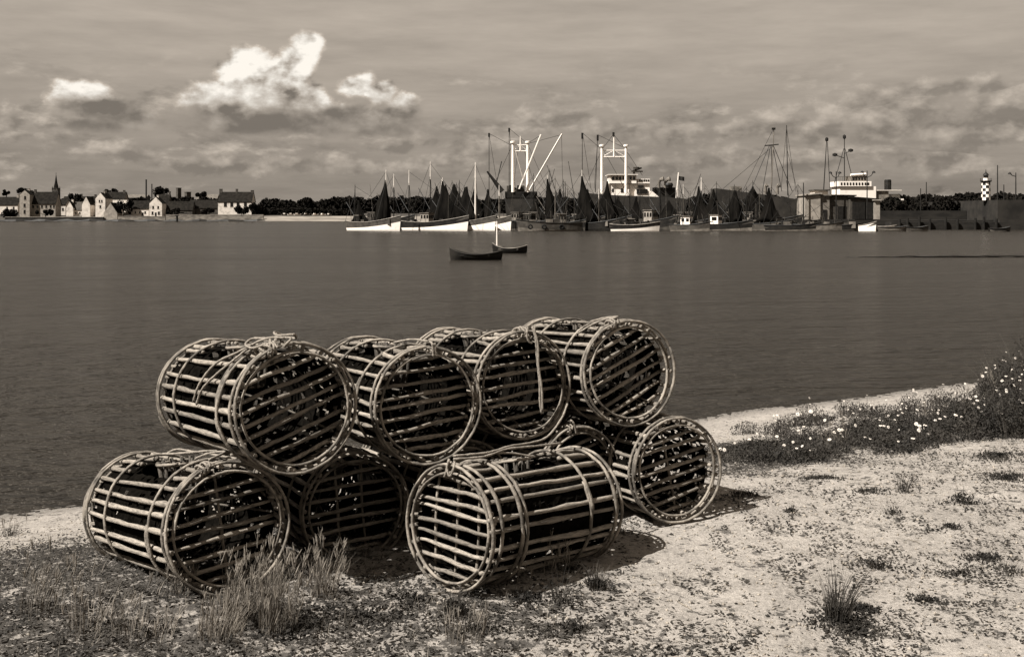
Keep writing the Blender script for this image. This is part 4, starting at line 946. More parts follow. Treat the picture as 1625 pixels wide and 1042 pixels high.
T(746, 218, 17, 38, 'dark fishing boat with white bow and small white wheelhouse, second from the left', 'dark_paint', 'white', masts=((-.10,256,'dark_paint','white'),(.10,282,'dark_paint','white'),(-.46,268,'dark_paint','white')), nets=((.10,288,1.6,4.8,.9),), cab=(-.14,2.4,2.2,2.4,'pale_wall'))
T(789, 222, 16, 46, 'white bowed fishing boat with a thick white mast, third from the left', 'grey_paint', 'white', masts=((.12,258,'white','white',.2),(-.2,285,'dark_paint','dark_paint')), nets=((-.05,296,3.6,2.6,1.3),(-.28,298,3.2,2.6,1.4)), cab=(-.3,2.2,2.2,2.2,'grey_paint'))
T(813, 224, 14, 54, 'short white bow showing right beside the third boat, with a slim mast', 'grey_paint', 'white', masts=((.2,294,'light_grey','white'),), nets=((-.1,300,2.2,2.2,1.2),), cab=(-.3,2,2,2,'dark_paint'))
T(818, 214, 12.5, 6, 'low grey hulled boat lying broadside with a tyre on its side and two small cabins', 'grey_paint', 'light_grey', masts=((-.1,280,'light_grey','grey_paint',.09),), cab=(-.2,1.7,1.9,2.3,'light_grey'), fb=(2.3,1.6,1.7), B=3.8, flip=True, tyre=True)
T(906, 224, 14, 35, 'boat with a narrow pointed dark net behind the grey tyred boat', 'dark_paint', 'light_grey', masts=((.12,278,'white','white'),), nets=((.12,284,.3,3.2,.8),), cab=(-.2,1.9,2,2.2,'grey_paint'))
T(931, 218, 11, 40, 'dark low boat with pale planking at its stern', 'dark_paint', 'grey_paint', masts=((.0,284,'dark_paint','dark_paint',.1),), fb=(2.3,1.4,1.6), B=3.6)
T(962, 222, 15, 44, 'dark hulled boat under a tall triangular net with a white topmast', 'dark_paint', 'dark_paint', masts=((.1,270,'dark_paint','white'),), nets=((.1,280,1.0,4.4,1.4),), cab=(-.3,2,2,2,'dark_paint'))
T(984, 216, 12, 40, 'black boat with a white patch on its bow, in the middle of the fleet', 'dark_paint', 'dark_paint', masts=((.1,300,'light_grey','white',.09),), fb=(2.4,1.5,1.7), nets=((-.15,304,1.8,1.6,.9),))
T(1004, 222, 15, 42, 'dark boat with twin net peaks in front of the white ship', 'dark_paint', 'grey_paint', masts=((.1,292,'dark_paint','dark_paint'),(-.25,298,'dark_paint','dark_paint')), nets=((.1,288,2.2,2.2,1.6),(-.25,300,2.4,2.8,1.5)), cab=(-.4,1.9,2,2,'grey_paint'))
T(1049, 213, 9.5, 12, 'small boat with a thin white waterline stripe below the white ship', 'dark_paint', 'white', masts=((.1,302,'dark_paint','dark_paint',.08),), fb=(1.9,1.2,1.4), B=3.1, cab=(-.1,1.8,1.7,1.7,'dark_paint'))
T(1076, 222, 13, 44, 'boat with a weathered pale wheelhouse right of the white ship', 'dark_paint', 'grey_paint', masts=((.18,286,'dark_paint','dark_paint'),), cab=(-.0,2.2,2.2,3.0,'pale_wall'), nets=((-.3,312,1.8,1.8,1),))
T(1128, 213, 8, 32, 'small white bellied boat with a bright square cabin', 'grey_paint', 'dull_white', masts=((-.2,292,'light_grey','white',.08),), fb=(1.9,1.2,1.3), B=3.0, cab=(-.1,2.0,1.9,2.2,'white',2))
T(1150, 222, 14, 48, 'dark boat with a slim net peak and white topmast left of the tripod mast', 'dark_paint', 'dark_paint', masts=((.1,282,'dark_paint','white'),), nets=((.05,296,1.4,2.4,1.1),), cab=(-.3,2,2,2,'grey_paint'))
T(1196, 216, 12, 36, 'boat with two small white lit boxes on deck below the tripod mast', 'dark_paint', 'dull_white', masts=((.1,300,'dark_paint','dark_paint',.1),), fb=(2.2,1.3,1.5), cab=(-.15,1.8,1.9,2.4,'white',1))
T(1222, 221, 13, 44, 'grey boat right of the one with white deck boxes', 'grey_paint', 'grey_paint', masts=((.1,296,'dark_paint','dark_paint'),), nets=((-.1,302,2,2.2,1),), fb=(2.6,1.5,1.6))
T(1262, 216, 12, 40, 'grey boat with a pointed net at the right of the dark net cluster', 'grey_paint', 'dull_white', masts=((.1,294,'dark_paint','dark_paint'),), nets=((.05,298,2.2,2.2,1),), fb=(2.3,1.4,1.5))
T(1304, 214, 10.5, 18, 'low boat with a white underside in front of the pale quay shed', 'dark_paint', 'dull_white', masts=((.1,290,'dark_paint','dark_paint',.08),), fb=(1.7,1.1,1.2), B=3.2)
T(1340, 214, 9.5, 15, 'low light hulled boat before the dark quay shed', 'light_grey', 'light_grey', masts=((.1,320,'dark_paint','dark_paint',.08),), fb=(1.9,1.2,1.4), B=3.2, cab=(-.1,1.6,1.6,1.5,'dark_paint',2))
T(1371, 214, 8, 18, 'low brown boat between the light boat and the tiny white bow', 'dark_paint', 'grey_paint', fb=(1.7,1.1,1.2), B=2.8, gallows=False)
T(1391, 212, 6, 50, 'tiny upturned white bow at the end of the quay shed', 'white', 'white', fb=(1.9,1.1,1.0), B=2.2, clutter=False, gallows=False)
T(1444, 212, 6, 5, 'flat grey boat lying along the dark pier', 'light_grey', 'light_grey', fb=(1.1,.7,.8), B=2.2, clutter=False, gallows=False)
T(1474, 212, 4.5, 5, 'last flat boat towards the right along the dark pier', 'grey_paint', 'light_grey', fb=(1.1,.7,.8), B=2.0, clutter=False, gallows=False)
T(1423, 214, 3.4, 20, 'white dinghy lying against the dark landing stage', 'white', 'white', fb=(1.2,.9,.9), B=1.6, clutter=False, gallows=False, group='small boats')
T(1604, 208, 3.8, 5, 'small black rowing boat under the chequered lighthouse', 'black', 'black', fb=(.9,.55,.6), B=1.5, clutter=False, gallows=False, group='small boats')
# second row: only masts, nets and cabins show between the front boats
for (bp, Yb, lb, ms, ns) in ((660, 240, 'boat behind the gap between the first two boats, dark masts only', ((.1,276,'dark_paint','white'),), ()),
    (760, 246, 'boat hidden behind the third boat, its nets a dark mass', ((.1,290,'dark_paint','dark_paint'),(-.2,284,'light_grey','white')), ((.05,292,4.2,4.2,2.2),(-.12,293,3.6,3.6,2.2),(-.30,295,3.2,3.6,2.2))),
    (775, 238, 'boat behind the white mast with nets spread wide', ((-.15,286,'dark_paint','dark_paint'),), ((-.1,293,3.2,4.6,2),(.1,297,3.2,3.6,2),(.28,300,3,3,2))),
    (893, 243, 'boat behind the tyred boat with bare dark masts', ((.0,275,'dark_paint','dark_paint'),(.3,268,'dark_paint','dark_paint',.08)), ()),
    (945, 240, 'boat in the second row between two net peaks', ((.0,288,'dark_paint','dark_paint'),), ((-.1,300,2,3,1.3),)),
    (1010, 243, 'boat in the second row close under the white ship', ((.0,300,'dark_paint','dark_paint'),), ((0,300,4.5,4.5,2),)),
    (1098, 243, 'boat in the second row left of the tripod mast ship', ((.0,300,'dark_paint','dark_paint'),), ()),
    (1180, 238, 'boat in the second row under the tripod mast, nets hanging', ((.1,288,'dark_paint','dark_paint'),), ((.05,300,2.8,2.8,1.5),)),
    (1238, 240, 'boat in the second row with two joined net peaks', ((.1,286,'dark_paint','dark_paint'),(-.2,292,'dark_paint','dark_paint')), ((.1,300,2.5,2.8,1.5),(-.2,302,2.2,2.2,1.3))),
    (925, 236, 'dark boat in the second row, slanting spars left of the first tall net', ((.2,290,'dark_paint','dark_paint',.09),(-.1,296,'grey_paint','grey_paint',.08)), ((-.3,318,2.6,2.6,1.2),)),
    (1040, 238, 'dark boat in the second row below the ship\'s after deck', ((.1,284,'dark_paint','dark_paint',.09),(-.15,292,'dark_paint','dark_paint',.08)), ((-.1,312,3.4,3.0,1.4),)),
    (1118, 236, 'second row boat with low heaped nets left of the white topmast', ((.1,298,'grey_paint','white',.09),), ((-.05,318,3.2,3.2,1.4),)),
    (1160, 244, 'second row boat with heaped nets right of the white topmast', ((.1,296,'dark_paint','dark_paint',.09),), ((-.05,312,3.6,3.6,1.4),)),
    (1215, 246, 'second row boat with a low dark net below the splayed mast', ((.1,300,'dark_paint','dark_paint',.09),), ((.0,314,3.6,3.6,1.4),)),
    (1275, 236, 'boat in the second row behind the pale quay shed', ((-.1,300,'dark_paint','dark_paint'),), ((-.15,312,2.0,2.0,1.3),))):
    T(bp, Yb, 15, 36, lb, 'dark_paint', 'dark_paint', masts=ms, nets=ns, cab=(-.3,2.2,2.2,2.4,'light_grey' if bp % 2 else 'grey_paint'), fb=(3.3,1.9,2.2))

for px0, py0, px1, py1, Yb, lb in ((862,338,880,268,238,'thin spar leaning right, left of the first tall net'),(893,336,868,262,239,'thin spar leaning left across the other one'),(915,335,902,256,241,'thin near upright spar left of the twin booms'),(1094,330,1112,276,239,'spar leaning right beside the small masts, centre right'),(1090,338,1078,288,237,'spar leaning left beside the flagstaff ship'),(705,338,690,290,239,'leaning spar behind the second boat'),(1255,338,1248,286,237,'thin spar at the right end of the net cluster')):
    a = Vector(at(px0, py0, Yb)); b = Vector(at(px1, py1, Yb)); root = thing('fishing_spar', (a.x, a.y, 0), lb, 'spar', 'spars rising from the fleet')
    MB().tube([(0,0,0),(0,0,a.z)], .1, 6).build('step', 'dark_paint', root); MB().tube([(0,0,a.z),tuple(b-a+Vector((0,0,a.z)))], [.09,.05], 6).build('spar', 'dark_paint', root)
# two open rowing boats at moorings
def rowboat(px0, px1, base, label, Y, top, inner, ang, mastpx=None, rise=.35):
    x0 = (px0-CX)/FPX*Y; x1 = (px1-CX)/FPX*Y; L = (x1-x0)/math.cos(R_(ang)); root = thing('rowing_boat', ((x0+x1)/2, Y, 0), label, 'rowing boat', 'open boats moored in the channel', -R_(ang))
    n = 16; B = L*.34; mo = MB(); prof = []
    for i in range(n+1):
        t = i/n*2-1; b = B/2*(1-abs(t)**2.6)*(1 if t > -.8 else .98)+.03; z = .38 + rise*(abs(t)**2.2)*(1.25 if t < 0 else .8); prof.append((t*L/2, b, z))
    for s in (1, -1):
        k0 = len(mo.v)
        for x, b, z in prof: mo.v += [(x, s*b, z), (x*.985, s*b*.9, z*.45), (x*.93, s*b*.55, -.2)]
        for i in range(n):
            for k in range(2):
                a = k0+3*i+k; mo.f.append((a, a+1, a+4, a+3) if s > 0 else (a+3, a+4, a+1, a))
    mo.build('hull', top, root)
    mi = MB()
    for s in (1, -1):
        k0 = len(mi.v)
        for x, b, z in prof: mi.v += [(x, s*b*.93, z-.01), (x*.95, s*b*.7, z*.3), (x*.9, 0, .1)]
        for i in range(n):
            for k in range(2): a = k0+3*i+k; mi.f.append((a, a+1, a+4, a+3))
    mi.build('lining', inner, root)
    g_ = MB()
    for s in (1, -1): g_.tube([(x, s*b, z+.02) for x, b, z in prof], .035, 5)
    g_.build('gunwale', inner, root)
    for t in (-.5, 0, .45):
        b = B/2*.9; MB().box(t*L/2-.13, t*L/2+.13, -b, b, .30, .35).build('thwart', inner, root)
    if mastpx:
        xm = (mastpx[0]-px0)/(px1-px0)*L - L/2; MB().tube([(xm,0,0),(xm,0,ZC-(mastpx[1]-HY)/FPX*Y)], [.07,.05], 6).build('mast', 'white', root)
    return root
rowboat(713, 798, 414, 'long dark open boat in front, moored in the channel', 73.5, 'dark_paint', 'wood_dark', 4)
rowboat(781, 837, 402, 'smaller open boat with a thin mast and pale inside, just behind the dark one', 87, 'dark_paint', 'light_grey', 14, (788.5, 351))
x0, y0, _ = at(1345, 408, 78)
mb = MB(); q = random.Random(2); n = 30; pts = []
for i in range(n+1): pts.append((x0 + i*(at(1760,0,78)[0]-x0)/n, 78 + q.uniform(-.2,.2)+.03*i, .01 + .07*min(i/10, 1) + q.uniform(-.02,.02)))
struct(mb.tube(pts, [.05+.12*min(i/12, 1)*q.uniform(.7,1.2) for i in range(n+1)], 6, flat=.5).build('mud_bank', 'mud'))

# ================================================================ ships behind the fleet
def ship_hull(px0, px1, Y, ztop, beam, name, label, mat, ang=0, bowr=True):
    x0 = (px0-CX)/FPX*Y; x1 = (px1-CX)/FPX*Y; root = thing(name, ((x0+x1)/2, Y, 0), label, 'ship', 'larger ships behind the fishing boats', -R_(ang))
    return root, (x1-x0)
def goalpost(root, xa, xb, z0, zt, zbar, topm, r=.42):
    g_ = []
    for x in (xa, xb):
        p = MB().tube([(x,0,z0),(x,0,zt)], [r, r*.8], 12).build('kingpost', 'white', root)
        MB().lathe([(r*.85, zt-.05), (r*1.6, zt), (r*1.6, zt+.42), (r*.9, zt+.5)], 12, (x,0,0)).build('post_head', 'white', p)
    xm = (xa+xb)/2
    MB().tube([(xa,0,zbar),(xb,0,zbar)], .16, 6).tube([(xa,0,zbar+1.6),(xb,0,zbar+1.6)], .12, 6).tube([(xa,0,zbar),(xm,0,zbar+1.6),(xb,0,zbar)], .07, 5).build('cross_beam', 'white', root)
    MB().tube([(xm,0,zbar),(xm,0,topm)], [.22,.12], 8).build('topmast', 'white', root)
Ys = 275; k_ = Ys/FPX
zz = lambda py: ZC + (HY-py)*k_
xx_ = lambda px, c: (px-c)*k_
# cargo ship seen from astern, white kingposts and derricks
c0 = 827; root = thing('cargo_ship', ((c0-CX)*k_, Ys, 0), 'cargo ship seen end on with white kingposts and two slanting white derricks', 'ship', 'larger ships behind the fishing boats')
hb = 25*k_
MB().add([(-hb*.8,0,-.5),(hb*.8,0,-.5),(hb,0,5),(hb,0,zz(314)),(-hb,0,zz(314)),(-hb,0,5),(-hb*.8,42,-.5),(hb*.8,42,-.5),(hb,42,5),(hb,42,zz(314)),(-hb,42,zz(314)),(-hb,42,5)],
  [(0,1,2,3,4,5),(1,7,8,2),(2,8,9,3),(3,9,10,4),(4,10,11,5),(5,11,6,0),(6,11,10,9,8,7)]).build('hull', 'ship_grey', root)
MB().box(-hb-.1, hb+.1, -.1, 30, zz(314)+.003, zz(304)).build('bulwark', 'dark_paint', root)
q = random.Random(8)
for j in range(9): x = q.uniform(-hb, hb*.9); MB().box(x, x+q.uniform(.5,1.6), 1+j*.6, 3+j*.6, zz(304), zz(304)+q.uniform(.4,1.8)).build('deck_gear', q.choice(('dark_paint','black','grey_paint')), root)
goalpost(root, xx_(814,c0), xx_(837.5,c0), zz(305), zz(227), zz(240), zz(216))
for a, b in (((824,300),(858,215)), ((840,302),(891,214)), ((833,296),(818,240))):
    MB().tube([(xx_(a[0],c0),-.8,zz(a[1])),(xx_(b[0],c0),-3,zz(b[1]))], .20 if b[0] > 830 else .1, 6).build('derrick', 'white', root)
for a, b in (((776,212),(776,300)), ((808,204),(808,300))):
    p = MB().tube([(xx_(a[0],c0),1,zz(b[1])-6),(xx_(a[0],c0),1,zz(a[1]))], [.11,.07], 6).build('boom', 'ship_grey', root); MB().box(xx_(a[0],c0)-.24, xx_(a[0],c0)+.24, .75, 1.25, zz(a[1])-.8, zz(a[1])+.2).build('block', 'black', p)
MB().tube([(xx_(773,c0),0,zz(272)),(xx_(797,c0),0,zz(304))], [.25,.8], 6).build('crane_arm', 'black', root); MB().tube([(xx_(796,c0),0,zz(256)),(xx_(788,c0),0,zz(290))], .12, 5).build('crane_stay', 'black', root)
stays(root, [((xx_(a,c0),0,zz(b)),(xx_(c_,c0),0,zz(d))) for a,b,c_,d in ((776,212,814,232),(808,204,837,228),(776,212,790,300),(808,204,818,300),(858,215,837,228),(891,214,838,228),(891,214,893,300),(814,228,780,302),(837,228,870,304),(825,216,814,300),(825,216,850,300))], .055)
# white ship with bridge and kingposts
c0 = 1000; root = thing('white_ship', ((c0-CX)*k_, Ys-6, 0), 'grey hulled ship with a white bridge, white kingposts and a radar platform', 'ship', 'larger ships behind the fishing boats')
MB().add([(xx_(925,c0),0,-.5),(xx_(1080,c0),0,-.5),(xx_(1084,c0),0,zz(316)),(xx_(1040,c0),0,zz(313)),(xx_(960,c0),0,zz(310)),(xx_(918,c0),0,zz(306)),
          (xx_(930,c0),9,-.5),(xx_(1080,c0),9,-.5),(xx_(1084,c0),9,zz(316)),(xx_(1040,c0),9,zz(313)),(xx_(960,c0),9,zz(310)),(xx_(918,c0),9,zz(306))],
         [(0,1,2,3,4,5),(11,10,9,8,7,6),(0,6,7,1),(1,7,8,2),(2,8,9,3),(3,9,10,4),(4,10,11,5),(5,11,6,0)]).build('hull', 'ship_grey', root)
sup = MB().box(xx_(963,c0), xx_(1027,c0), 1, 8, zz(314), zz(292)).build('superstructure', 'white', root)
MB().add([(xx_(1003,c0),.2,zz(314)+.01),(xx_(1042,c0),.2,zz(314)+.01),(xx_(1030,c0),.2,zz(304)),(xx_(1003,c0),.2,zz(304)),(xx_(1003,c0),7,zz(314)+.01),(xx_(1042,c0),7,zz(314)+.01),(xx_(1030,c0),7,zz(304)),(xx_(1003,c0),7,zz(304))],[(0,1,2,3),(5,4,7,6),(1,5,6,2),(0,3,7,4),(3,2,6,7)]).build('lower_bridge_front', 'white', root)
br = MB().box(xx_(965,c0), xx_(1006,c0), .4, 8.2, zz(292)+.003, zz(279)).build('bridge', 'white', root)
MB().box(xx_(962,c0), xx_(1008,c0), -.2, 8.8, zz(279)+.003, zz(278)).build('bridge_roof', 'white', br)
br2 = MB().box(xx_(1008,c0), xx_(1027,c0), .6, 8.2, zz(292)+.003, zz(285)).build('upper_cabin', 'white', root)
for i in range(7): X = xx_(968+i*5.4, c0); MB().box(X, X+.62, .34, .42, zz(286.5), zz(281.5)).build('bridge_window', 'glass', br)
for i in range(5): X = xx_(1010+i*3.4, c0); MB().box(X, X+.4, .54, .62, zz(289), zz(286)).build('cabin_window', 'glass', br2)
for (a, b, t_, d) in ((1008,1017,295,298.5), (1006,1023,301,308), (982,986,300,306), (968,971,300,305)): MB().box(xx_(a,c0), xx_(b,c0), -.02 if a > 1000 else .92, .98 if a > 1000 else 1.02, zz(d), zz(t_)).build('port_opening', 'glass', sup)
MB().tube([(xx_(1004,c0),3,zz(278)),(xx_(1004,c0),3,zz(270))], .3, 6).box(xx_(1000,c0), xx_(1017,c0), 2, 4, zz(274), zz(272)).box(xx_(1003,c0), xx_(1012,c0), 2.6, 3.4, zz(269), zz(266)).tube([(xx_(1003,c0),3,zz(272)),(xx_(1016,c0),3,zz(267))], .25, 5).build('radar_platform', 'grey_paint', root)
goalpost(root, xx_(952,c0), xx_(989.5,c0), zz(308), zz(235), zz(251), zz(218), .40)
MB().tube([(xx_(970,c0),0,zz(219)),(xx_(970,c0),0,zz(213))], .28, 6).build('masthead', 'black', root)
for a in ((922, 214, 306), (946, 217, 306)):
    p = MB().tube([(xx_(a[0],c0)-(.6 if a[0] > 930 else 0),1,zz(a[2])),(xx_(a[0],c0),1,zz(a[1]))], [.11,.07], 6).build('boom', 'ship_grey', root); MB().box(xx_(a[0],c0)-.24, xx_(a[0],c0)+.24, .75, 1.25, zz(a[1])-1.4, zz(a[1])+.1).build('block', 'black', p)
stays(root, [((xx_(a,c0),0,zz(b)),(xx_(c_,c0),0,zz(d))) for a,b,c_,d in ((922,214,952,240),(946,217,989,238),(970,216,952,240),(970,216,989,240),(952,240,925,300),(989,240,1015,280),(922,214,935,300),(970,240,1003,278),(952,236,990,305),(946,217,940,300))], .055)
MB().box(xx_(1036,c0), xx_(1068,c0), 2, 7, zz(314), zz(298)).build('after_deckhouse', 'dark_paint', root)
for px in (1042, 1052): 
    X = xx_(px, c0); MB().tube([(X,1.5,zz(299)),(X,1.5,zz(290)),(X+.4,1.2,zz(286)),(X+1.1,.9,zz(285))], [.35,.35,.4,.62], 8).build('ventilator', 'light_grey', root)
X = xx_(1040, c0)
MB().lathe([(.05,0),(.8,.3),(1.1,1.1),(.9,1.6)], 10, (xx_(1057,c0), 1, zz(301))).build('lifeboat', 'dark_paint', root)
p = MB().tube([(xx_(1068,c0),1,zz(316)),(xx_(1072,c0),1,zz(275))], .13, 6).build('flagstaff', 'white', root)
fl = MB(); 
for i in range(9):
    for s in (0, 1): fl.v.append((xx_(1072,c0)+.1+i*.17, 1+.12*math.sin(i*.9), zz(280.5 if s else 287)-i*.03))
fl.f = [(2*i,2*i+2,2*i+3,2*i+1) for i in range(8)]; 
fo = fl.build('flag', 'dark_paint', p)
# ship with a many legged mast
c0 = 1185; root = thing('tripod_mast_ship', ((c0-CX)*k_, Ys-14, 0), 'grey ship whose tall mast is held by splayed stays above the dark nets', 'ship', 'larger ships behind the fishing boats')
MB().add([(xx_(1112,c0),0,-.5),(xx_(1240,c0),0,-.5),(xx_(1246,c0),0,zz(318)),(xx_(1180,c0),0,zz(309)),(xx_(1120,c0),0,zz(301)),(xx_(1112,c0),7,-.5),(xx_(1240,c0),7,-.5),(xx_(1246,c0),7,zz(318)),(xx_(1180,c0),7,zz(309)),(xx_(1120,c0),7,zz(301))],
  [(0,1,2,3,4),(9,8,7,6,5),(0,5,6,1),(1,6,7,2),(2,7,8,3),(3,8,9,4),(4,9,5,0)]).build('hull', 'ship_grey', root)
MB().box(xx_(1146,c0), xx_(1160,c0), 1, 5, zz(305), zz(298)).build('deckhouse', 'light_grey', root)
for b in (1170, 1188, 1205, 1219, 1233): MB().tube([(xx_(b,c0),(b%3)-1,zz(306)),(xx_(1203+(b-1200)*.1,c0),0,zz(237))], .075, 4).build('mast_leg', 'black', root)
MB().tube([(xx_(1203,c0),0,zz(306)),(xx_(1207,c0),0,zz(208))], [.16,.09], 6).build('mast', 'light_grey', root)
MB().tube([(xx_(1193,c0),0,zz(237)),(xx_(1214,c0),0,zz(235))], .15, 5).box(xx_(1204,c0), xx_(1209,c0), -.3, .3, zz(213), zz(210)).build('crosstree', 'black', root)
MB().tube([(xx_(1228,c0),0,zz(312)),(xx_(1226,c0),0,zz(206))], [.14,.08], 6).build('aft_mast', 'black', root)
stays(root, [((xx_(a,c0),0,zz(b)),(xx_(c_,c0),0,zz(d))) for a,b,c_,d in ((1226,210,1218,300),(1226,210,1240,306),(1207,210,1160,305),(1226,240,1244,312),(1203,240,1130,302))], .05)
for px in (1194, 1212): X = xx_(px, c0); MB().tube([(X,0,zz(310)),(X,0,zz(299)),(X+.5,-.2,zz(296))], [.4,.4,.6], 8).build('ventilator', 'light_grey', root)
net(root, xx_(1175, c0), zz(330), zz(298), 3.5, 3.0, 90, 2)
# white bridged ship at the quay
c0 = 1370; root = thing('quay_ship', ((c0-CX)*k_, Ys-2, 0), 'white bridged ship behind the quay shed with a tripod radar mast', 'ship', 'larger ships behind the fishing boats')
MB().add([(xx_(1295,c0),0,-.5),(xx_(1430,c0),0,-.5),(xx_(1432,c0),0,zz(322)),(xx_(1300,c0),0,zz(318)),(xx_(1295,c0),8,-.5),(xx_(1430,c0),8,-.5),(xx_(1432,c0),8,zz(322)),(xx_(1300,c0),8,zz(318))],[(0,1,2,3),(7,6,5,4),(0,4,5,1),(1,5,6,2),(2,6,7,3),(3,7,4,0)]).build('hull', 'dark_paint', root)
s1 = MB().box(xx_(1330,c0), xx_(1387,c0), .5, 7.5, zz(320), zz(296)).build('superstructure', 'white', root)
s2 = MB().box(xx_(1327,c0), xx_(1379,c0), .1, 7.8, zz(296)+.003, zz(288)).build('bridge', 'white', root)
for i in range(10): X = xx_(1330.5+i*4.7, c0); MB().box(X, X+.4, .04, .12, zz(294), zz(290)).build('bridge_window', 'glass', s2)
s3 = MB().box(xx_(1349,c0), xx_(1374,c0), 1, 6, zz(288)+.003, zz(279)).build('upper_bridge', 'light_grey', root)
for i in range(5): X = xx_(1351+i*4.5, c0); MB().box(X, X+.45, .94, 1.02, zz(286), zz(282)).build('bridge_window', 'glass', s3)
MB().tube([(xx_(1348,c0),1,zz(278)),(xx_(1372,c0),1,zz(276.5))], .35, 6).build('canopy', 'white', root)
for i in range(8): X = xx_(1328+i*2.9, c0); MB().tube([(X,.2,zz(288)),(X,.2,zz(281))], .05, 4).build('railing_post', 'grey_paint', root)
MB().tube([(xx_(1327,c0),.2,zz(281)),(xx_(1349,c0),.2,zz(281))], .05, 4).build('railing', 'grey_paint', root)
for px in (1312, 1340):
    top = 219 if px == 1312 else 215; p = MB().tube([(xx_(px-6 if px == 1312 else px,c0),2,zz(320)),(xx_(px,c0),2,zz(top))], [.15,.09], 6).build('mast', 'black', root)
    MB().lathe([(.1,-.5),(.42,-.2),(.42,.4),(.1,.7)], 8, (xx_(px,c0), 2, zz(top+3))).build('masthead_lamp', 'black', p)
for a, b in (((1324,290),(1339,236)), ((1352,280),(1341,236)), ((1318,316),(1313,226))): MB().tube([(xx_(a[0],c0),2,zz(a[1])),(xx_(b[0],c0),2,zz(b[1]))], .085, 4).build('mast_leg', 'black', root)
for (px, py) in ((1325, 246), (1350, 239)): MB().tube([(xx_(1340,c0),2,zz(py+5)),(xx_(px,c0),2,zz(py))], .09, 4).lathe([(.1,-.4),(.65,-.2),(.65,.3),(.1,.5)], 8, (xx_(px,c0),2,zz(py))).build('radar', 'black', root)
s4 = MB().box(xx_(1387,c0)+.01, xx_(1408,c0), 1, 7, zz(322), zz(303)).build('boat_deck', 'light_grey', root)
MB().box(xx_(1387,c0)+.02, xx_(1428,c0), .6, 7.4, zz(302.9), zz(301.5)).build('awning', 'white_wall', root)
MB().box(xx_(1408,c0)+.01, xx_(1426,c0), 1, 7, zz(322), zz(308)).build('after_house', 'grey_paint', root)
MB().lathe([(.9,0),(.9,2.6),(.7,2.8)], 10, (xx_(1411,c0), 3, zz(302))).build('funnel', 'dark_paint', root)
MB().box(xx_(1404,c0), xx_(1429,c0), -.3, .5, zz(318), zz(315.5)).build('gangway', 'white', root)
# quay, sheds, pier
Yq = 246; kq = Yq/FPX; zq = lambda py: ZC + (HY-py)*kq; xq = lambda px: (px-CX)*kq
struct(MB().box(xq(1255), xq(1560), Yq-6, Yq+16, -1, zq(349)).build('quay', 'quay'))
struct(MB().box(xq(1390), xq(1900), Yq-10, Yq-6.01, -1, zq(352)).build('landing_stage', 'quay'))
struct(MB().box(xq(1558), xq(1950), Yq-8, Yq+40, -1, zq(318)).build('pier', 'quay_light'))
struct(MB().box(xq(1559), xq(1952), Yq-8.6, Yq-8.01, -1, zq(348.5)).build('pier_footing', 'quay_light'))
struct(MB().box(xq(1380), xq(1558)-.1, Yq+8, Yq+30, -1, zq(334)).build('breakwater', 'quay'))
for j, px in enumerate((1401, 1413, 1431, 1447, 1471, 1489, 1516, 1529, 1548)):
    root = thing('mooring_pile', (xq(px), Yq-10.6, -1), 'dark timber pile of the landing stage right of the quay shed', 'pile', 'timber piles of the landing stage')
    MB().tube([(0,0,0),(0,0,1+zq(348 - (j*7 % 5)))], .28, 7).build('pile', 'black', root)
def shed(px0, px1, top, base, y0, d, wall, roof, label, name='quay_shed', slope=0, doors=()):
    x0, x1 = xq(px0), xq(px1); zt, zb = zq(top), zq(base); root = thing(name, ((x0+x1)/2, Yq+y0, zb), label, 'shed', 'sheds on the quay'); hw = (x1-x0)/2; h = zt-zb
    MB().add([(-hw,0,0),(hw,0,0),(hw,d,0),(-hw,d,0),(-hw,0,h),(hw,0,h-slope),(hw,d,h-slope),(-hw,d,h)], [(0,1,5,4),(1,2,6,5),(2,3,7,6),(3,0,4,7),(4,5,6,7)]).build('wall', wall, root)
    MB().add([(-hw-.3,-.4,h+.02),(hw+.3,-.4,h-slope+.02),(hw+.3,d+.3,h-slope+.02),(-hw-.3,d+.3,h+.02),(-hw-.3,-.4,h+.3),(hw+.3,-.4,h-slope+.3),(hw+.3,d+.3,h-slope+.3),(-hw-.3,d+.3,h+.3)], [(0,3,2,1),(4,5,6,7),(0,1,5,4),(1,2,6,5),(2,3,7,6),(3,0,4,7)]).build('roof', roof, root)
    for f_, w_, hh in doors: X = -hw+2*hw*f_; MB().box(X-w_/2, X+w_/2, -.08, .02, .05, hh).build('door', 'black', root)
    return root
shed(1272, 1296, 311, 348, -3, 7, 'pale_wall', 'pale_wall', 'bright white low building at the left end of the quay', 'white_quay_building', -.4)
shed(1296.5, 1311, 311, 348, -2.6, 7, 'light_grey', 'light_grey', 'shaded pale annexe joined to the white quay building', 'white_quay_building', 0, ((.5,1,2.2),))
shed(1291, 1312, 303, 311, -1, 4, 'white_wall', 'grey_paint', 'small white rooftop cabin above the white quay building', 'rooftop_cabin')
shed(1311.5, 1352, 311, 348, -2, 10, 'grey_paint', 'slate', 'grey quay shed with a flat dark roof', slope=.1, doors=((.5,2.0,3.0),))
shed(1342, 1385, 314, 348, -3.2, 9, 'grey_paint', 'slate', 'open fronted dark quay shed right of the grey one', slope=.5, doors=((.2,1.5,3.9),(.45,1.5,3.9),(.72,2.2,3.9)))
shed(1378, 1386, 319, 348, -4.4, 1, 'pale_wall', 'pale_wall', 'narrow pale end wall of the open fronted shed', 'end_wall')
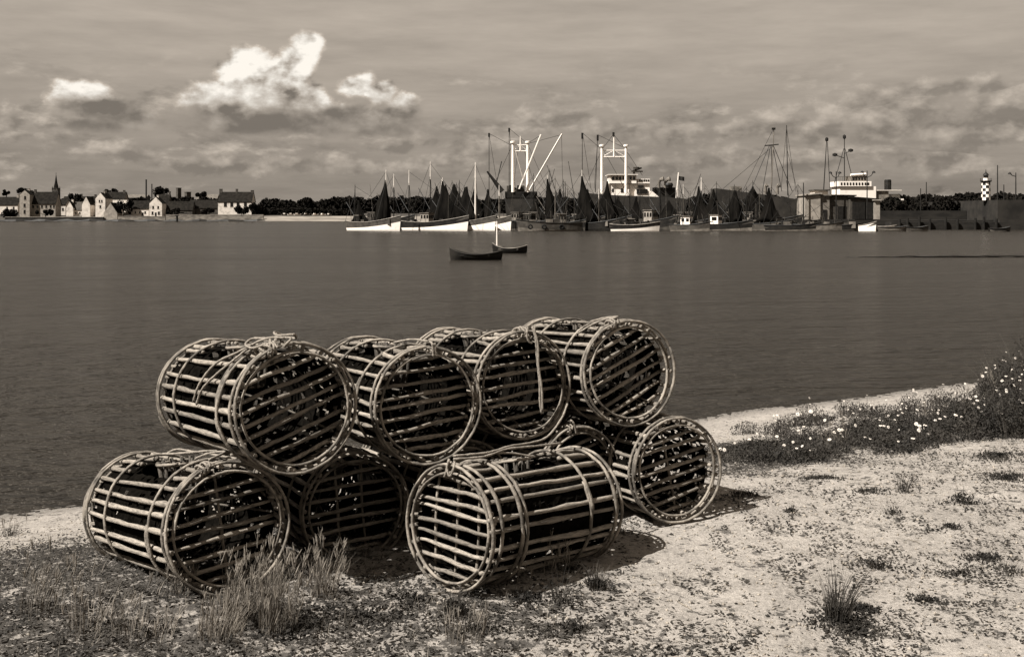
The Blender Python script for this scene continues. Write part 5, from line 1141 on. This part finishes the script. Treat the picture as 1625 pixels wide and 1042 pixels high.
def lamp(px, top, base, Yl, label, arms, name='quay_lamp', cat='lamp post', grp='lamp posts on the quay'):
    x, y, zt = at(px, top, Yl); zb = at(px, base, Yl)[2]; root = thing(name, (x, y, zb), label, cat, grp); h = zt-zb
    MB().tube([(0,0,0),(0,0,h)], [.16,.10], 8).build('pole', 'black', root)
    for a in arms:
        MB().tube([(0,0,h*.86),(a*.6,0,h*.9),(a,0,h*.98)], .09, 6).build('arm', 'black', root)
        MB().lathe([(.1,.3),(.34,.1),(.42,-.15),(.1,-.2)], 8, (a, 0, h*.97)).build('lamp_head', 'black', root)
    return root
lamp(1327, 272, 348, Yq-3.4, 'dark lamp post with one arm to the left before the white bridge', (-1.3, .8)); lamp(1376, 271, 348, Yq-5, 'thick dark lamp post with two arms at the right of the white bridge', (-1.1, 1.5))
lamp(1612, 274, 318, Yq, 'single arm lamp post on the pier at the right edge', (-1.4,)); lamp(1583, 262, 318, Yq+2, 'tall plain mast on the pier right of the lighthouse', (), 'plain_mast', 'mast', None or 'bare masts')
lamp(1593, 293, 318, Yq+1, 'short post between the tall mast and the edge lamp', (), 'short_post', 'post', 'bare masts'); lamp(1470, 289, 350, Yq+14, 'bare mast above the dark pier, right of the white ship', (), 'plain_mast', 'mast', 'bare masts'); lamp(1461, 299, 350, Yq+10, 'shorter bare mast left of the other on the dark pier', (), 'plain_mast', 'mast', 'bare masts')
lamp(1275, 290, 348, Yq-4, 'thin bare mast at the left end of the white quay building', (), 'plain_mast', 'mast', 'bare masts')
# chequered lighthouse
x, y, zb = at(1564.5, 318, Yq-2); zb = zq(318); root = thing('lighthouse', (x, Yq-2, zb), 'small chequered black and white lighthouse on the pier', 'lighthouse'); r = .93; nseg = 8; hgt = zq(290)-zb; rows = 6
for cidx, (nm, mt) in enumerate((('white_squares', 'white'), ('black_squares', 'black'))):
    mb = MB()
    for rw in range(rows):
        for sg in range(nseg):
            if (rw+sg) % 2 == cidx:
                z0_, z1_ = hgt*rw/rows, hgt*(rw+1)/rows; rr0 = r*(1.06-.06*rw/rows); rr1 = r*(1.06-.06*(rw+1)/rows); k0 = len(mb.v)
                for t in range(4):
                    a = 2*math.pi*(sg+t/3)/nseg + .35; mb.v += [(rr0*math.cos(a), rr0*math.sin(a), z0_), (rr1*math.cos(a), rr1*math.sin(a), z1_)]
                mb.f += [(k0+2*t, k0+2*t+2, k0+2*t+3, k0+2*t+1) for t in range(3)]
    mb.build(nm, mt, root)
gal = MB().lathe([(r*.9,hgt-.02),(r*1.35,hgt+.25),(r*1.35,hgt+.4),(r*.7,hgt+.41)], 16).build('gallery', 'black', root)
for t in range(12): a = 2*math.pi*t/12; MB().tube([(r*1.28*math.cos(a), r*1.28*math.sin(a), hgt+.4),(r*1.28*math.cos(a), r*1.28*math.sin(a), hgt+.95)], .03, 4).build('railing_post', 'black', gal)
MB().lathe([(r*.62,hgt+.4),(r*.62,hgt+1.0)], 12).build('lantern_base', 'white', root)
MB().lathe([(r*.56,hgt+1.0),(r*.56,hgt+1.6)], 10).build('lantern', 'glass', root)
MB().lathe([(r*.72,hgt+1.6),(r*.5,hgt+2.0),(.12,hgt+2.3),(.04,hgt+3.0)], 12).build('lantern_roof', 'black', root)
